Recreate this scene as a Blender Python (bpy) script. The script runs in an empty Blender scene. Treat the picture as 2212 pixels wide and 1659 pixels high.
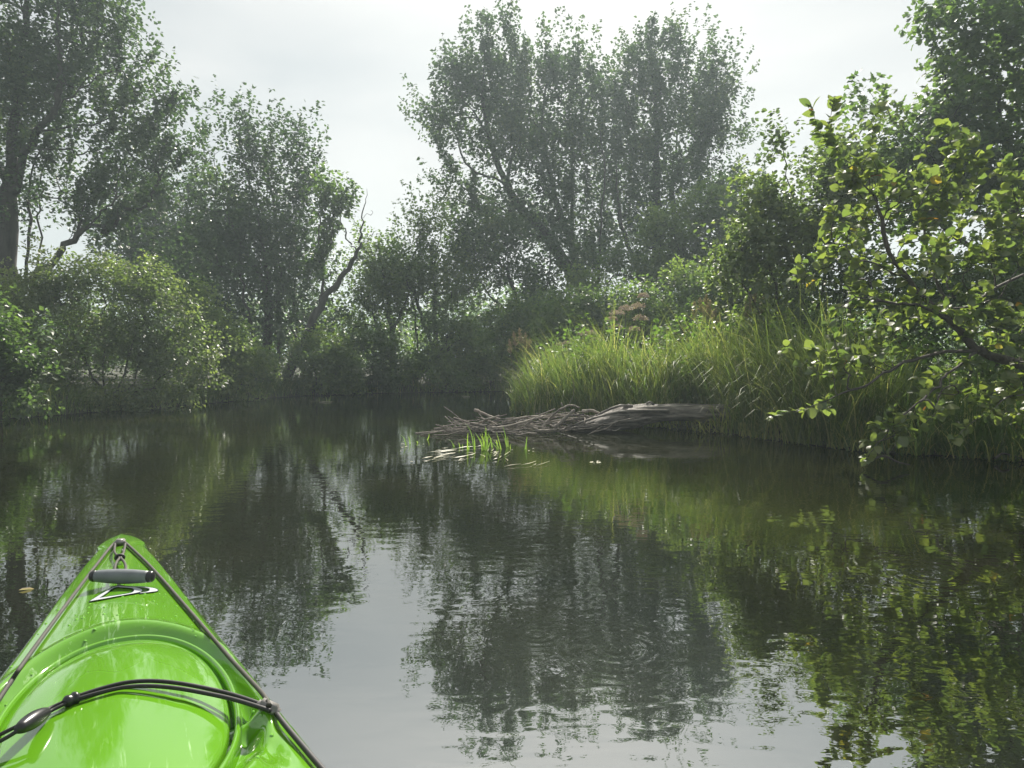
import bpy, math, random
import numpy as np
from mathutils import Vector, noise as mnoise

rng = np.random.default_rng(7)
random.seed(7)
R = math.radians
C = bpy.context.scene.collection
scene = bpy.context.scene

# ------------------------------------------------------------------ camera
CAM_H, PITCH, FPX = 0.85, R(1.74), 1527.0          # eye height, tilt down, focal length in px of a 2212 px wide frame
cd = bpy.data.cameras.new('camera'); cam = bpy.data.objects.new('camera', cd); C.objects.link(cam)
cam.location = (0, 0, CAM_H); cam.rotation_euler = (R(90) - PITCH, 0, 0)
cd.sensor_width = 36; cd.lens = 36 * FPX / 2212; cd.clip_end = 2000; cd.clip_start = 0.05
scene.camera = cam

# ------------------------------------------------------------------ world, sun, exposure
SUN_EL, SUN_AZ = 42.0, 7.0                            # degrees, azimuth clockwise from +Y
SUN_DIR = Vector((math.sin(R(SUN_AZ)) * math.cos(R(SUN_EL)), math.cos(R(SUN_AZ)) * math.cos(R(SUN_EL)), math.sin(R(SUN_EL))))
world = bpy.data.worlds.new('World'); scene.world = world; world.use_nodes = True
wn, wl = world.node_tree.nodes, world.node_tree.links
wn.clear()
def N(tree, t, **kw):
    n = tree.nodes.new(t)
    for k, v in kw.items():
        if k.startswith('i_'):
            key = k[2:]; key = int(key) if key.isdigit() else key
            n.inputs[key].default_value = v
        else: setattr(n, k, v)
    return n
wt = world.node_tree
sky = N(wt, 'ShaderNodeTexSky', sky_type='NISHITA', sun_disc=False)
sky.sun_elevation = R(SUN_EL); sky.sun_rotation = R(SUN_AZ); sky.air_density = 1.0; sky.dust_density = 2.0
tc = N(wt, 'ShaderNodeTexCoord')
mp = N(wt, 'ShaderNodeMapping'); mp.inputs['Scale'].default_value = (1.0, 1.0, 3.2)
wl.new(tc.outputs['Generated'], mp.inputs[0])
cn = N(wt, 'ShaderNodeTexNoise', i_Scale=1.7, i_Detail=5.0, i_Roughness=0.5, i_Distortion=0.4); wl.new(mp.outputs[0], cn.inputs['Vector'])
cr = N(wt, 'ShaderNodeValToRGB'); wl.new(cn.outputs['Fac'], cr.inputs[0])
cr.color_ramp.elements[0].position = 0.36; cr.color_ramp.elements[0].color = (0.52, 0.56, 0.58, 1)
cr.color_ramp.elements[1].position = 0.66; cr.color_ramp.elements[1].color = (0.74, 0.745, 0.73, 1)
# aureole of the sun behind thin cloud
dt = N(wt, 'ShaderNodeVectorMath', operation='DOT_PRODUCT'); wl.new(tc.outputs['Generated'], dt.inputs[0]); dt.inputs[1].default_value = SUN_DIR
mx0 = N(wt, 'ShaderNodeMath', operation='MAXIMUM', i_1=0.0); wl.new(dt.outputs['Value'], mx0.inputs[0])
p1 = N(wt, 'ShaderNodeMath', operation='POWER', i_1=10.0); wl.new(mx0.outputs[0], p1.inputs[0])
p2 = N(wt, 'ShaderNodeMath', operation='POWER', i_1=400.0); wl.new(mx0.outputs[0], p2.inputs[0])
s1 = N(wt, 'ShaderNodeVectorMath', operation='SCALE'); s1.inputs[0].default_value = (0.50, 0.465, 0.41); wl.new(p1.outputs[0], s1.inputs['Scale'])
s2 = N(wt, 'ShaderNodeVectorMath', operation='SCALE'); s2.inputs[0].default_value = (1.6, 1.5, 1.35); wl.new(p2.outputs[0], s2.inputs['Scale'])
a1 = N(wt, 'ShaderNodeVectorMath', operation='ADD'); wl.new(cr.outputs[0], a1.inputs[0]); wl.new(s1.outputs[0], a1.inputs[1])
a2 = N(wt, 'ShaderNodeVectorMath', operation='ADD'); wl.new(a1.outputs[0], a2.inputs[0]); wl.new(s2.outputs[0], a2.inputs[1])
s3 = N(wt, 'ShaderNodeVectorMath', operation='SCALE'); s3.inputs['Scale'].default_value = 4.65; wl.new(a2.outputs[0], s3.inputs[0])
mixw = N(wt, 'ShaderNodeMixRGB', i_Fac=0.93); wl.new(sky.outputs[0], mixw.inputs[1]); wl.new(s3.outputs[0], mixw.inputs[2])
bg = N(wt, 'ShaderNodeBackground', i_Strength=0.1); wl.new(mixw.outputs[0], bg.inputs[0])
wo = N(wt, 'ShaderNodeOutputWorld'); wl.new(bg.outputs[0], wo.inputs[0])

sl = bpy.data.lights.new('sun', 'SUN'); sun = bpy.data.objects.new('sun', sl); C.objects.link(sun)
sl.energy = 5.0; sl.angle = R(1.5); sl.color = (1.0, 0.94, 0.84)
sun.rotation_euler = SUN_DIR.to_track_quat('Z', 'Y').to_euler(); sun.location = SUN_DIR * 60

scene.view_settings.view_transform = 'Standard'
try: scene.view_settings.look = 'None'
except Exception: pass
scene.view_settings.exposure = 1.0; scene.view_settings.gamma = 1.0; scene.view_settings.use_curve_mapping = False
cy = scene.cycles
cy.max_bounces = 8; cy.diffuse_bounces = 5; cy.glossy_bounces = 3; cy.transmission_bounces = 4; cy.transparent_max_bounces = 4
cy.volume_bounces = 0; cy.caustics_reflective = False; cy.caustics_refractive = False; cy.sample_clamp_indirect = 6.0
try: cy.use_denoising = True
except Exception: pass

# ------------------------------------------------------------------ geometry helpers
def ray(x, y):
    """direction (per metre of depth) through pixel x, y of the 2212 px wide photograph"""
    a, u = (x - 1106) / FPX, -(y - 829.5) / FPX
    d = np.array([a, math.cos(PITCH) + u * math.sin(PITCH), -math.sin(PITCH) + u * math.cos(PITCH)])
    return d / d[1]
def at(x, y, depth):
    return ray(x, y) * depth + np.array([0, 0, CAM_H])
def onz(x, y, z):
    d = ray(x, y); return d * ((z - CAM_H) / d[2]) + np.array([0, 0, CAM_H])

def mesh(name, V, F, mat=None, parent=None, tint=None, smooth=False, loc=None):
    V = np.asarray(V, np.float32); me = bpy.data.meshes.new(name)
    if isinstance(F, np.ndarray):
        n, k = F.shape
        me.vertices.add(len(V)); me.vertices.foreach_set('co', V.ravel())
        me.loops.add(n * k); me.loops.foreach_set('vertex_index', F.astype(np.int32).ravel())
        me.polygons.add(n); me.polygons.foreach_set('loop_start', np.arange(0, n * k, k, dtype=np.int32))
    else:
        me.from_pydata([tuple(v) for v in V], [], [tuple(int(i) for i in f) for f in F]); n = len(F)
    me.update(calc_edges=True)
    if tint is not None:
        at_ = me.attributes.new('tint', 'FLOAT', 'FACE'); at_.data.foreach_set('value', np.asarray(tint, np.float32))
    if smooth: me.polygons.foreach_set('use_smooth', np.ones(n, bool))
    o = bpy.data.objects.new(name, me); C.objects.link(o)
    if mat: me.materials.append(mat)
    if parent: o.parent = parent
    if loc is not None: o.location = loc
    return o
def tag(o, label=None, cat=None, group=None, kind=None):
    if label: o['label'] = label
    if cat: o['category'] = cat
    if group: o['group'] = group
    if kind: o['kind'] = kind
    return o
def empty(name, loc=(0, 0, 0)):
    o = bpy.data.objects.new(name, None); C.objects.link(o); o.location = loc; o.empty_display_size = 0.2
    return o
class Geo:
    def __init__(s): s.V, s.F, s.n, s.T = [], [], 0, []
    def add(s, V, F, T=None):
        s.V.append(V); s.F.append(F + s.n); s.n += len(V)
        s.T.append(np.zeros(len(F)) if T is None else T)
    def build(s, name, mat, parent=None, smooth=False, tinted=True):
        return mesh(name, np.concatenate(s.V), np.concatenate(s.F), mat, parent, np.concatenate(s.T) if tinted else None, smooth)

def frames(P):
    T = np.gradient(P, axis=0); T /= np.linalg.norm(T, axis=1)[:, None] + 1e-9
    a = np.array([0, 0, 1.0]) if abs(T[0][2]) < 0.8 else np.array([1.0, 0, 0])
    u = np.cross(T[0], a); u /= np.linalg.norm(u); U = [u]
    for i in range(1, len(P)):
        u = U[-1] - T[i] * (U[-1] @ T[i]); u /= np.linalg.norm(u) + 1e-9; U.append(u)
    U = np.array(U); return T, U, np.cross(T, U)
def tube(P, r, sides=6, rough=0.0, cap=True):
    P = np.asarray(P, float); n = len(P); r = np.broadcast_to(np.asarray(r, float), (n,))
    T, U, W = frames(P)
    a = np.arange(sides) * 2 * math.pi / sides
    rr = r[:, None] * (1 + (rng.normal(0, rough, (n, sides)) if rough else 0))
    V = P[:, None, :] + rr[..., None] * (np.cos(a)[None, :, None] * U[:, None, :] + np.sin(a)[None, :, None] * W[:, None, :])
    V = V.reshape(-1, 3)
    i = np.arange(n - 1)[:, None] * sides; j = np.arange(sides)[None, :]; k = (j + 1) % sides
    F = np.stack([i + j, i + k, i + sides + k, i + sides + j], -1).reshape(-1, 4)
    if cap:
        V = np.concatenate([V, P[:1] - T[:1] * r[0] * 0.3, P[-1:] + T[-1:] * r[-1] * 0.3]); c0, c1 = n * sides, n * sides + 1
        jj = np.arange(sides); kk = (jj + 1) % sides; b = (n - 1) * sides
        F = np.concatenate([F, np.stack([kk, jj, np.full(sides, c0), np.full(sides, c0)], -1)[:, [0, 1, 2, 2]],
                            np.stack([b + jj, b + kk, np.full(sides, c1), np.full(sides, c1)], -1)[:, [0, 1, 2, 2]]])
    return V, F
def qt(F):
    """quads (some degenerate) to triangles"""
    A = F[:, [0, 1, 2]]; B = F[:, [0, 2, 3]]; B = B[(B[:, 1] != B[:, 2])]
    return np.concatenate([A, B])
def spline(P, per=6):
    P = np.asarray(P, float)
    if len(P) < 3: 
        t = np.linspace(0, 1, per + 1)[:, None]; return P[0] + (P[-1] - P[0]) * t
    Q = np.concatenate([[2 * P[0] - P[1]], P, [2 * P[-1] - P[-2]]]); out = []
    for i in range(1, len(Q) - 2):
        p0, p1_, p2_, p3 = Q[i - 1:i + 3]
        for t in np.linspace(0, 1, per, endpoint=False):
            out.append(0.5 * (2 * p1_ + (p2_ - p0) * t + (2 * p0 - 5 * p1_ + 4 * p2_ - p3) * t * t + (3 * p1_ - p0 - 3 * p2_ + p3) * t ** 3))
    out.append(P[-1]); return np.array(out)
def unit(v): return v / (np.linalg.norm(v, axis=-1, keepdims=True) + 1e-9)

# ------------------------------------------------------------------ materials
def mat(name):
    m = bpy.data.materials.new(name); m.use_nodes = True; t = m.node_tree; t.nodes.clear()
    o = N(t, 'ShaderNodeOutputMaterial'); return m, t, o
def ramp(t, stops):
    r = N(t, 'ShaderNodeValToRGB'); e = r.color_ramp.elements
    while len(e) > 1: e.remove(e[-1])
    e[0].position, e[0].color = stops[0][0], (*stops[0][1], 1)
    for p, c in stops[1:]:
        x = e.new(p); x.color = (*c, 1)
    return r
def leaf_mat(name, stops, trans=0.45, boost=1.6, gloss=0.045, rough=0.40):
    m, t, o = mat(name); L = t.links
    at_ = N(t, 'ShaderNodeAttribute', attribute_name='tint'); r = ramp(t, stops); L.new(at_.outputs['Fac'], r.inputs[0])
    d = N(t, 'ShaderNodeBsdfDiffuse'); L.new(r.outputs[0], d.inputs[0])
    mul = N(t, 'ShaderNodeMixRGB', blend_type='MULTIPLY', i_Fac=1.0); mul.inputs[2].default_value = (boost * 1.0, boost * 1.15, boost * 0.6, 1); L.new(r.outputs[0], mul.inputs[1])
    tr = N(t, 'ShaderNodeBsdfTranslucent'); L.new(mul.outputs[0], tr.inputs[0])
    mx = N(t, 'ShaderNodeMixShader', i_0=trans); L.new(d.outputs[0], mx.inputs[1]); L.new(tr.outputs[0], mx.inputs[2])
    g = N(t, 'ShaderNodeBsdfGlossy', i_Roughness=rough); g.inputs[0].default_value = (1, 1, 1, 1)
    m2 = N(t, 'ShaderNodeMixShader', i_0=gloss); L.new(mx.outputs[0], m2.inputs[1]); L.new(g.outputs[0], m2.inputs[2])
    L.new(m2.outputs[0], o.inputs[0]); return m
def bark_mat(name, a, b, scale=8.0, bump=0.6):
    m, t, o = mat(name); L = t.links
    tc = N(t, 'ShaderNodeTexCoord'); mp = N(t, 'ShaderNodeMapping'); mp.inputs['Scale'].default_value = (1, 1, 0.22); L.new(tc.outputs['Object'], mp.inputs[0])
    n = N(t, 'ShaderNodeTexNoise', i_Scale=scale, i_Detail=6.0, i_Roughness=0.65); L.new(mp.outputs[0], n.inputs['Vector'])
    r = ramp(t, [(0.3, a), (0.7, b)]); L.new(n.outputs['Fac'], r.inputs[0])
    p = N(t, 'ShaderNodeBsdfPrincipled', i_Roughness=0.85); L.new(r.outputs[0], p.inputs['Base Color'])
    bp = N(t, 'ShaderNodeBump', i_Strength=bump, i_Distance=0.03); L.new(n.outputs['Fac'], bp.inputs['Height']); L.new(bp.outputs[0], p.inputs['Normal'])
    L.new(p.outputs[0], o.inputs[0]); return m
def plain(name, col, rough=0.5, **kw):
    m, t, o = mat(name); p = N(t, 'ShaderNodeBsdfPrincipled', i_Roughness=rough); 
    tc = N(t, 'ShaderNodeTexCoord'); n = N(t, 'ShaderNodeTexNoise', i_Scale=40.0, i_Detail=4.0); t.links.new(tc.outputs['Object'], n.inputs['Vector'])
    r = ramp(t, [(0.3, tuple(c * 0.85 for c in col)), (0.7, tuple(min(1, c * 1.1) for c in col))]); t.links.new(n.outputs['Fac'], r.inputs[0])
    t.links.new(r.outputs[0], p.inputs['Base Color'])
    for k, v in kw.items(): p.inputs[k].default_value = v
    t.links.new(p.outputs[0], o.inputs[0]); return m

G_DARK = [(0.0, (0.034, 0.064, 0.028)), (0.6, (0.064, 0.106, 0.040)), (1.0, (0.120, 0.155, 0.05))]
G_MID = [(0.0, (0.050, 0.086, 0.030)), (0.6, (0.095, 0.142, 0.042)), (1.0, (0.165, 0.205, 0.055))]
G_OLIVE = [(0.0, (0.055, 0.085, 0.034)), (0.6, (0.105, 0.140, 0.050)), (1.0, (0.180, 0.200, 0.07))]
G_YEL = [(0.0, (0.06, 0.105, 0.026)), (0.6, (0.110, 0.170, 0.036)), (1.0, (0.20, 0.24, 0.05))]
M_maple = leaf_mat('maple_leaves', G_DARK, trans=0.45, boost=1.4)
M_tree = leaf_mat('tree_leaves', G_MID, trans=0.52, boost=1.8)
M_shrub = leaf_mat('shrub_leaves', G_OLIVE, trans=0.52, boost=1.8, gloss=0.055, rough=0.42)
M_bright = leaf_mat('bright_leaves', G_YEL, trans=0.52, boost=1.8)
M_alder = leaf_mat('alder_leaves', [(0.0, (0.075, 0.110, 0.046)), (0.5, (0.115, 0.155, 0.050)), (0.93, (0.185, 0.21, 0.055)), (0.965, (0.34, 0.26, 0.04)), (1.0, (0.30, 0.10, 0.035))], trans=0.52, boost=1.55, gloss=0.04, rough=0.45)
M_brown = leaf_mat('brown_leaves', [(0.0, (0.06, 0.055, 0.035)), (0.6, (0.10, 0.095, 0.05)), (1.0, (0.17, 0.13, 0.07))], trans=0.4)
M_grass = leaf_mat('grass_blades', [(0.0, (0.070, 0.120, 0.034)), (0.55, (0.135, 0.170, 0.05)), (0.85, (0.21, 0.225, 0.07)), (1.0, (0.38, 0.33, 0.17))], trans=0.5, boost=1.7, gloss=0.03)
M_sedge = leaf_mat('sedge_blades', [(0.0, (0.10, 0.17, 0.03)), (1.0, (0.22, 0.30, 0.05))], trans=0.5, boost=1.7, gloss=0.08)
M_bark = bark_mat('bark', (0.022, 0.019, 0.016), (0.075, 0.065, 0.055))
M_twig = bark_mat('alder_bark', (0.035, 0.03, 0.026), (0.11, 0.095, 0.08), 20.0)
M_pale = bark_mat('driftwood', (0.11, 0.092, 0.075), (0.38, 0.335, 0.28), 14.0)
M_flower = leaf_mat('dusty_pink_flowers', [(0.0, (0.26, 0.18, 0.19)), (1.0, (0.50, 0.39, 0.38))], trans=0.3, boost=1.0)
M_plume = leaf_mat('dry_grass_plumes', [(0.0, (0.20, 0.15, 0.11)), (1.0, (0.40, 0.32, 0.23))], trans=0.4, boost=1.2)
M_straw = leaf_mat('floating_straw', [(0.0, (0.22, 0.23, 0.12)), (1.0, (0.50, 0.47, 0.33))], trans=0.2, boost=1.0, gloss=0.04)

# ------------------------------------------------------------------ ground and river
BANK_L = [(-14, -40), (-11, -12), (-9.6, 0), (-8.6, 6), (-7.7, 10.4), (-7.1, 12.0), (-6.3, 14.4), (-6.0, 16.8), (-5.0, 18.6), (-3.3, 19.8), (-0.7, 20.7), (3, 20.6), (12, 20.2), (30, 18), (70, 14)]
BANK_R = [(70, 9), (30, 13.5), (12, 16.2), (4, 16.8), (1.6, 15.6), (0.5, 14.0), (0.1, 12.3), (0.55, 10.8), (1.4, 9.7), (2.3, 8.75), (2.95, 7.6), (3.35, 6.7), (4.2, 6.15), (5.6, 4.6), (7.5, 0), (10, -12), (14, -40)]
POLY = np.array(BANK_L + BANK_R, float)
def river_dist(X, Y):
    """distance to the bank, negative in the river"""
    A, B = POLY, np.roll(POLY, -1, axis=0); best = np.full(X.shape, 1e9); ins = np.zeros(X.shape, bool)
    for (ax, ay), (bx, by) in zip(A, B):
        dx, dy = bx - ax, by - ay; t = np.clip(((X - ax) * dx + (Y - ay) * dy) / (dx * dx + dy * dy), 0, 1)
        best = np.minimum(best, np.hypot(X - ax - t * dx, Y - ay - t * dy))
        c = (ay > Y) != (by > Y)
        if dy: ins ^= c & (X < ax + (Y - ay) * dx / dy)
    return np.where(ins, -best, best)
def height(X, Y):
    X, Y = np.asarray(X, float), np.asarray(Y, float); d = river_dist(X, Y) + 0.15 * np.sin(X * 2.1 + Y * 1.3) * np.cos(Y * 1.7 - X)
    up = 0.28 * (1 - np.exp(-np.maximum(d, 0) / 0.5)) + 0.012 * np.maximum(d, 0) + 0.06 * np.sin(X * 0.7) * np.cos(Y * 0.55) * np.clip(d, 0, 1)
    return np.where(d > 0, up - 0.01, np.maximum(-0.9, d * 0.55) - 0.02)
def gz(x, y): return float(height(np.array([x]), np.array([y]))[0])
def axis(fine0, fine1, step, far):
    f = list(np.arange(fine0, fine1 + 1e-6, step)); s = step
    a, b = fine0, fine1
    while b < far or a > -far:
        s *= 1.35
        if b < far: b += s; f.append(b)
        if a > -far: a -= s; f.insert(0, a)
    return np.array(f)
gx, gy = axis(-14, 16, 0.22, 300), axis(3, 26, 0.22, 300)
GX, GY = np.meshgrid(gx, gy); GZ = height(GX, GY)
nx, ny = len(gx), len(gy)
ii = (np.arange(ny - 1)[:, None] * nx + np.arange(nx - 1)[None, :]).ravel()
m, t, o = mat('bank_soil'); L = t.links
tcn = N(t, 'ShaderNodeTexCoord'); n1 = N(t, 'ShaderNodeTexNoise', i_Scale=1.5, i_Detail=8.0, i_Roughness=0.7); L.new(tcn.outputs['Object'], n1.inputs['Vector'])
r1 = ramp(t, [(0.3, (0.022, 0.020, 0.014)), (0.55, (0.04, 0.045, 0.02)), (0.75, (0.07, 0.075, 0.035))]); L.new(n1.outputs['Fac'], r1.inputs[0])
pr = N(t, 'ShaderNodeBsdfPrincipled', i_Roughness=0.9); L.new(r1.outputs[0], pr.inputs['Base Color'])
bp = N(t, 'ShaderNodeBump', i_Strength=0.7, i_Distance=0.1); L.new(n1.outputs['Fac'], bp.inputs['Height']); L.new(bp.outputs[0], pr.inputs['Normal']); L.new(pr.outputs[0], o.inputs[0])
ground = mesh('ground', np.stack([GX, GY, GZ], -1).reshape(-1, 3), np.stack([ii, ii + 1, ii + nx + 1, ii + nx], -1), m, smooth=True)
tag(ground, kind='structure')

# river surface: tannin-dark mirror with gentle ripples and a few rings
m, t, o = mat('river_water'); L = t.links
tcn = N(t, 'ShaderNodeTexCoord')
def noise_node(scale, sx, sy, detail=2.0, rough=0.5, dist=0.0):
    mpn = N(t, 'ShaderNodeMapping'); mpn.inputs['Scale'].default_value = (sx, sy, 1); L.new(tcn.outputs['Object'], mpn.inputs[0])
    n = N(t, 'ShaderNodeTexNoise', i_Scale=scale, i_Detail=detail, i_Roughness=rough, i_Distortion=dist); L.new(mpn.outputs[0], n.inputs['Vector']); return n.outputs['Fac']
def math_(op, a, b=None, c=None):
    n = N(t, 'ShaderNodeMath', operation=op)
    for k, v in enumerate((a, b, c)):
        if v is None: continue
        if isinstance(v, (int, float)): n.inputs[k].default_value = v
        else: L.new(v, n.inputs[k])
    return n.outputs[0]
w1 = noise_node(10.0, 0.7, 1.25, 1.0, 0.5, 0.4)
w2 = noise_node(26.0, 0.75, 1.3, 2.0, 0.5, 0.3)
w3 = noise_node(1.6, 0.8, 1.3, 2.0)
mask = noise_node(0.55, 1.0, 1.0, 3.0)
mk = N(t, 'ShaderNodeMapRange', i_1=0.40, i_2=0.62, i_3=0.30, i_4=1.0); L.new(mask, mk.inputs[0])
hsum = math_('ADD', math_('MULTIPLY', w1, 0.0016), math_('MULTIPLY', w2, 0.00022))
hsum = math_('MULTIPLY', hsum, mk.outputs[0])
hsum = math_('ADD', hsum, math_('MULTIPLY', w3, 0.0015))
def ring(px, py, k, rad, amp):
    c = onz(px, py, 0)
    sx = N(t, 'ShaderNodeVectorMath', operation='DISTANCE'); L.new(tcn.outputs['Object'], sx.inputs[0]); sx.inputs[1].default_value = (c[0], c[1], 0)
    d = sx.outputs['Value']; g = math_('POWER', 2.718, math_('MULTIPLY', math_('MULTIPLY', d, d), -1.0 / rad ** 2))
    return math_('MULTIPLY', math_('MULTIPLY', math_('SINE', math_('MULTIPLY', d, k)), g), amp)
for args in [(1330, 1400, 150, 0.22, 0.00012), (1160, 1370, 190, 0.16, 0.00010), (790, 1245, 120, 0.14, 0.00010), (1180, 1165, 90, 0.3, 0.00015), (1680, 1090, 90, 0.3, 0.00015), (2000, 1240, 90, 0.3, 0.00015)]:
    hsum = math_('ADD', hsum, ring(*args))
bp = N(t, 'ShaderNodeBump', i_Strength=1.0, i_Distance=1.0); L.new(hsum, bp.inputs['Height'])
murk = noise_node(0.8, 1, 1, 4.0, 0.6)
rm = ramp(t, [(0.3, (0.004, 0.006, 0.003)), (0.65, (0.014, 0.015, 0.006))]); L.new(murk, rm.inputs[0])
df = N(t, 'ShaderNodeBsdfDiffuse'); L.new(rm.outputs[0], df.inputs[0])
gl = N(t, 'ShaderNodeBsdfGlossy', i_Roughness=0.0); gl.inputs[0].default_value = (0.93, 0.95, 0.96, 1); L.new(bp.outputs[0], gl.inputs['Normal'])
fr = N(t, 'ShaderNodeFresnel', i_IOR=5.4); L.new(bp.outputs[0], fr.inputs['Normal'])
mxs = N(t, 'ShaderNodeMixShader'); L.new(fr.outputs[0], mxs.inputs[0]); L.new(df.outputs[0], mxs.inputs[1]); L.new(gl.outputs[0], mxs.inputs[2]); L.new(mxs.outputs[0], o.inputs[0])
q = 300.0
water = mesh('river', [(-q, -q, 0), (q, -q, 0), (q, q, 0), (-q, q, 0)], [(0, 1, 2, 3)], m)
tag(water, kind='structure')

# ------------------------------------------------------------------ foliage
# leaf templates: x across, y along, z normal
DIAMOND = (np.array([(0, 0, 0), (-0.5, 0.42, 0.10), (0.5, 0.42, 0.10), (0, 1, -0.06)]), np.array([(0, 3, 1), (0, 2, 3)]))
OVAL = (np.array([(0, 0, 0), (-0.42, 0.25, 0.08), (-0.42, 0.7, 0.05), (0, 1, -0.12), (0.42, 0.7, 0.05), (0.42, 0.25, 0.08)]), np.array([(0, 3, 2), (0, 2, 1), (0, 5, 4), (0, 4, 3)]))
LOBED = (np.array([(0, 0, 0), (-0.55, 0.12, 0.06), (-0.26, 0.40, 0.03), (-0.42, 0.78, 0.0), (0, 1.0, -0.12), (0.42, 0.78, 0.0), (0.26, 0.40, 0.03), (0.55, 0.12, 0.06), (0, 0.62, 0.0)]),
         np.array([(0, 2, 1), (2, 8, 3), (3, 8, 4), (0, 8, 2), (0, 6, 8), (8, 6, 5), (8, 5, 4), (0, 7, 6)]))
def place_leaves(P, D, Nn, S, T, ratio):
    """copies of leaf template T at P, pointing along D, facing Nn, of length S"""
    tv, tf = T; D = unit(D); X = unit(np.cross(D, Nn)); Z = np.cross(X, D)
    V = P[:, None, :] + S[:, None, None] * (tv[None, :, 0, None] * ratio * X[:, None, :] + tv[None, :, 1, None] * D[:, None, :] + tv[None, :, 2, None] * Z[:, None, :])
    k = len(tv); F = (np.arange(len(P))[:, None, None] * k + tf[None]).reshape(-1, 3)
    return V.reshape(-1, 3), F
def spray_leaves(B, D, Ls, n, size, rad, T, ratio, base_tint, droop=0.35):
    """n leaves along every shoot (base B, direction D, length Ls)"""
    m_ = len(B); tt = rng.random((m_, n)) ** 0.8
    rv = unit(rng.normal(0, 1, (m_, n, 3))); prof = np.sin(np.pi * np.clip(tt * 0.85 + 0.12, 0, 1))
    rv = unit(rv - D[:, None, :] * (rv * D[:, None, :]).sum(-1, keepdims=True) * 0.8)
    off = rv * (rad * prof * (0.35 + 0.65 * rng.random((m_, n))))[..., None]
    P = B[:, None, :] + D[:, None, :] * (Ls[:, None] * tt)[..., None] + off
    d = unit(rv * 0.8 + D[:, None, :] * 0.5 + np.array([0, 0, -droop]) + rng.normal(0, 0.35, rv.shape))
    nn = unit(np.array([0, 0, 1.0]) + rv * 0.35 + rng.normal(0, 0.45, rv.shape))
    S = size * rng.uniform(0.65, 1.25, (m_, n))
    V, F = place_leaves(P.reshape(-1, 3), d.reshape(-1, 3), nn.reshape(-1, 3), S.ravel(), T, ratio)
    k = len(T[1]); tint = np.clip(base_tint[:, None] + rng.normal(0, 0.14, (m_, n)), 0, 1).ravel()
    return V, F, np.repeat(tint, k)

class Skeleton:
    def __init__(s):
        s.P = np.zeros((16000, 3)); s.par = []; s.limb = []; s.n = 0; s.extra = 0.0; s.taper = 1.0
    def node(s, p, par, limb):
        s.P[s.n] = p; s.par.append(par); s.limb.append(limb); s.n += 1; return s.n - 1
    def near(s, p, up=1.6):
        Q = s.P[:s.n]; d = np.linalg.norm(Q - p, axis=1)
        return int(np.argmin(d + up * np.maximum(0, Q[:, 2] - p[2] + 0.25 * d)))
    def polyline(s, Q, limb, first=False, wob=0.0):
        if first: k = s.node(Q[0], -1, limb)
        else: k = s.near(Q[0], 0.5)
        for p in Q[1:]:
            k = s.node(p + rng.normal(0, wob, 3) * (np.arange(3) < 3), k, limb)
    def twig(s, p, limb=-1, sag=0.25):
        k = s.near(p); a = s.P[k].copy(); L_ = np.linalg.norm(p - a)
        if L_ < 0.05: return k
        back = s.P[s.par[k]] if s.par[k] >= 0 else a - np.array([0, 0, 1.0]); d = unit(a - back)
        c = a + d * L_ * 0.35 + np.array([0, 0, L_ * 0.12]) + rng.normal(0, 0.05 * L_, 3)
        ns = max(2, min(6, int(L_ / 0.35) + 1)); pr = k
        for t_ in np.linspace(0, 1, ns + 1)[1:]:
            q_ = (1 - t_) ** 2 * a + 2 * t_ * (1 - t_) * c + t_ * t_ * p
            pr = s.node(q_ + rng.normal(0, 0.03 * L_ / ns, 3), pr, limb)
        return pr
    def radii(s, r_tip, r0):
        cnt = np.ones(s.n); lm_ = np.array(s.limb); extra = np.where(lm_ == 0, s.extra, 0.0); par = np.array(s.par)
        leaf = np.ones(s.n, bool); leaf[par[par >= 0]] = False; cnt[~leaf] = 0; cnt += extra
        for i in range(s.n - 1, 0, -1):
            if par[i] >= 0: cnt[par[i]] += cnt[i]
        e = math.log(max(cnt[0], 2)) / math.log(r0 / r_tip)
        rad = r_tip * cnt ** (1 / e); k0 = np.flatnonzero(lm_ == 0); rad[k0] *= np.linspace(1, s.taper, len(k0)); return rad, par, cnt
    def geos(s, r_tip, r0, rough=0.05):
        """one Geo per limb number; -1 holds the twigs"""
        r, par, cnt = s.radii(r_tip, r0); big = {}
        for i in range(s.n):
            p = par[i]
            if p >= 0:
                same = s.limb[i] == s.limb[p]
                key = cnt[i] + (1e6 if same and s.limb[i] >= 0 else 0)
                if p not in big or key > big[p][0]: big[p] = (key, i)
        out = {}
        cont = {v[1] for v in big.values()}
        for i in range(s.n):
            if i in cont and s.limb[i] == s.limb[par[i]] : continue
            ch = [par[i], i] if par[i] >= 0 else [i]; k = i
            while k in big and s.limb[big[k][1]] == s.limb[i]: k = big[k][1]; ch.append(k)
            if len(ch) < 2: continue
            rr = r[ch].copy(); 
            if par[i] >= 0: rr[0] = min(rr[0], rr[1] * 1.25)
            sides = 9 if rr[0] > 0.06 else 6 if rr[0] > 0.02 else 4 if rr[0] > 0.009 else 3
            V, F = tube(s.P[ch], rr, sides, rough if sides > 5 else 0, cap=False)
            out.setdefault(s.limb[i], Geo()).add(V, qt(F))
        return out

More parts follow.
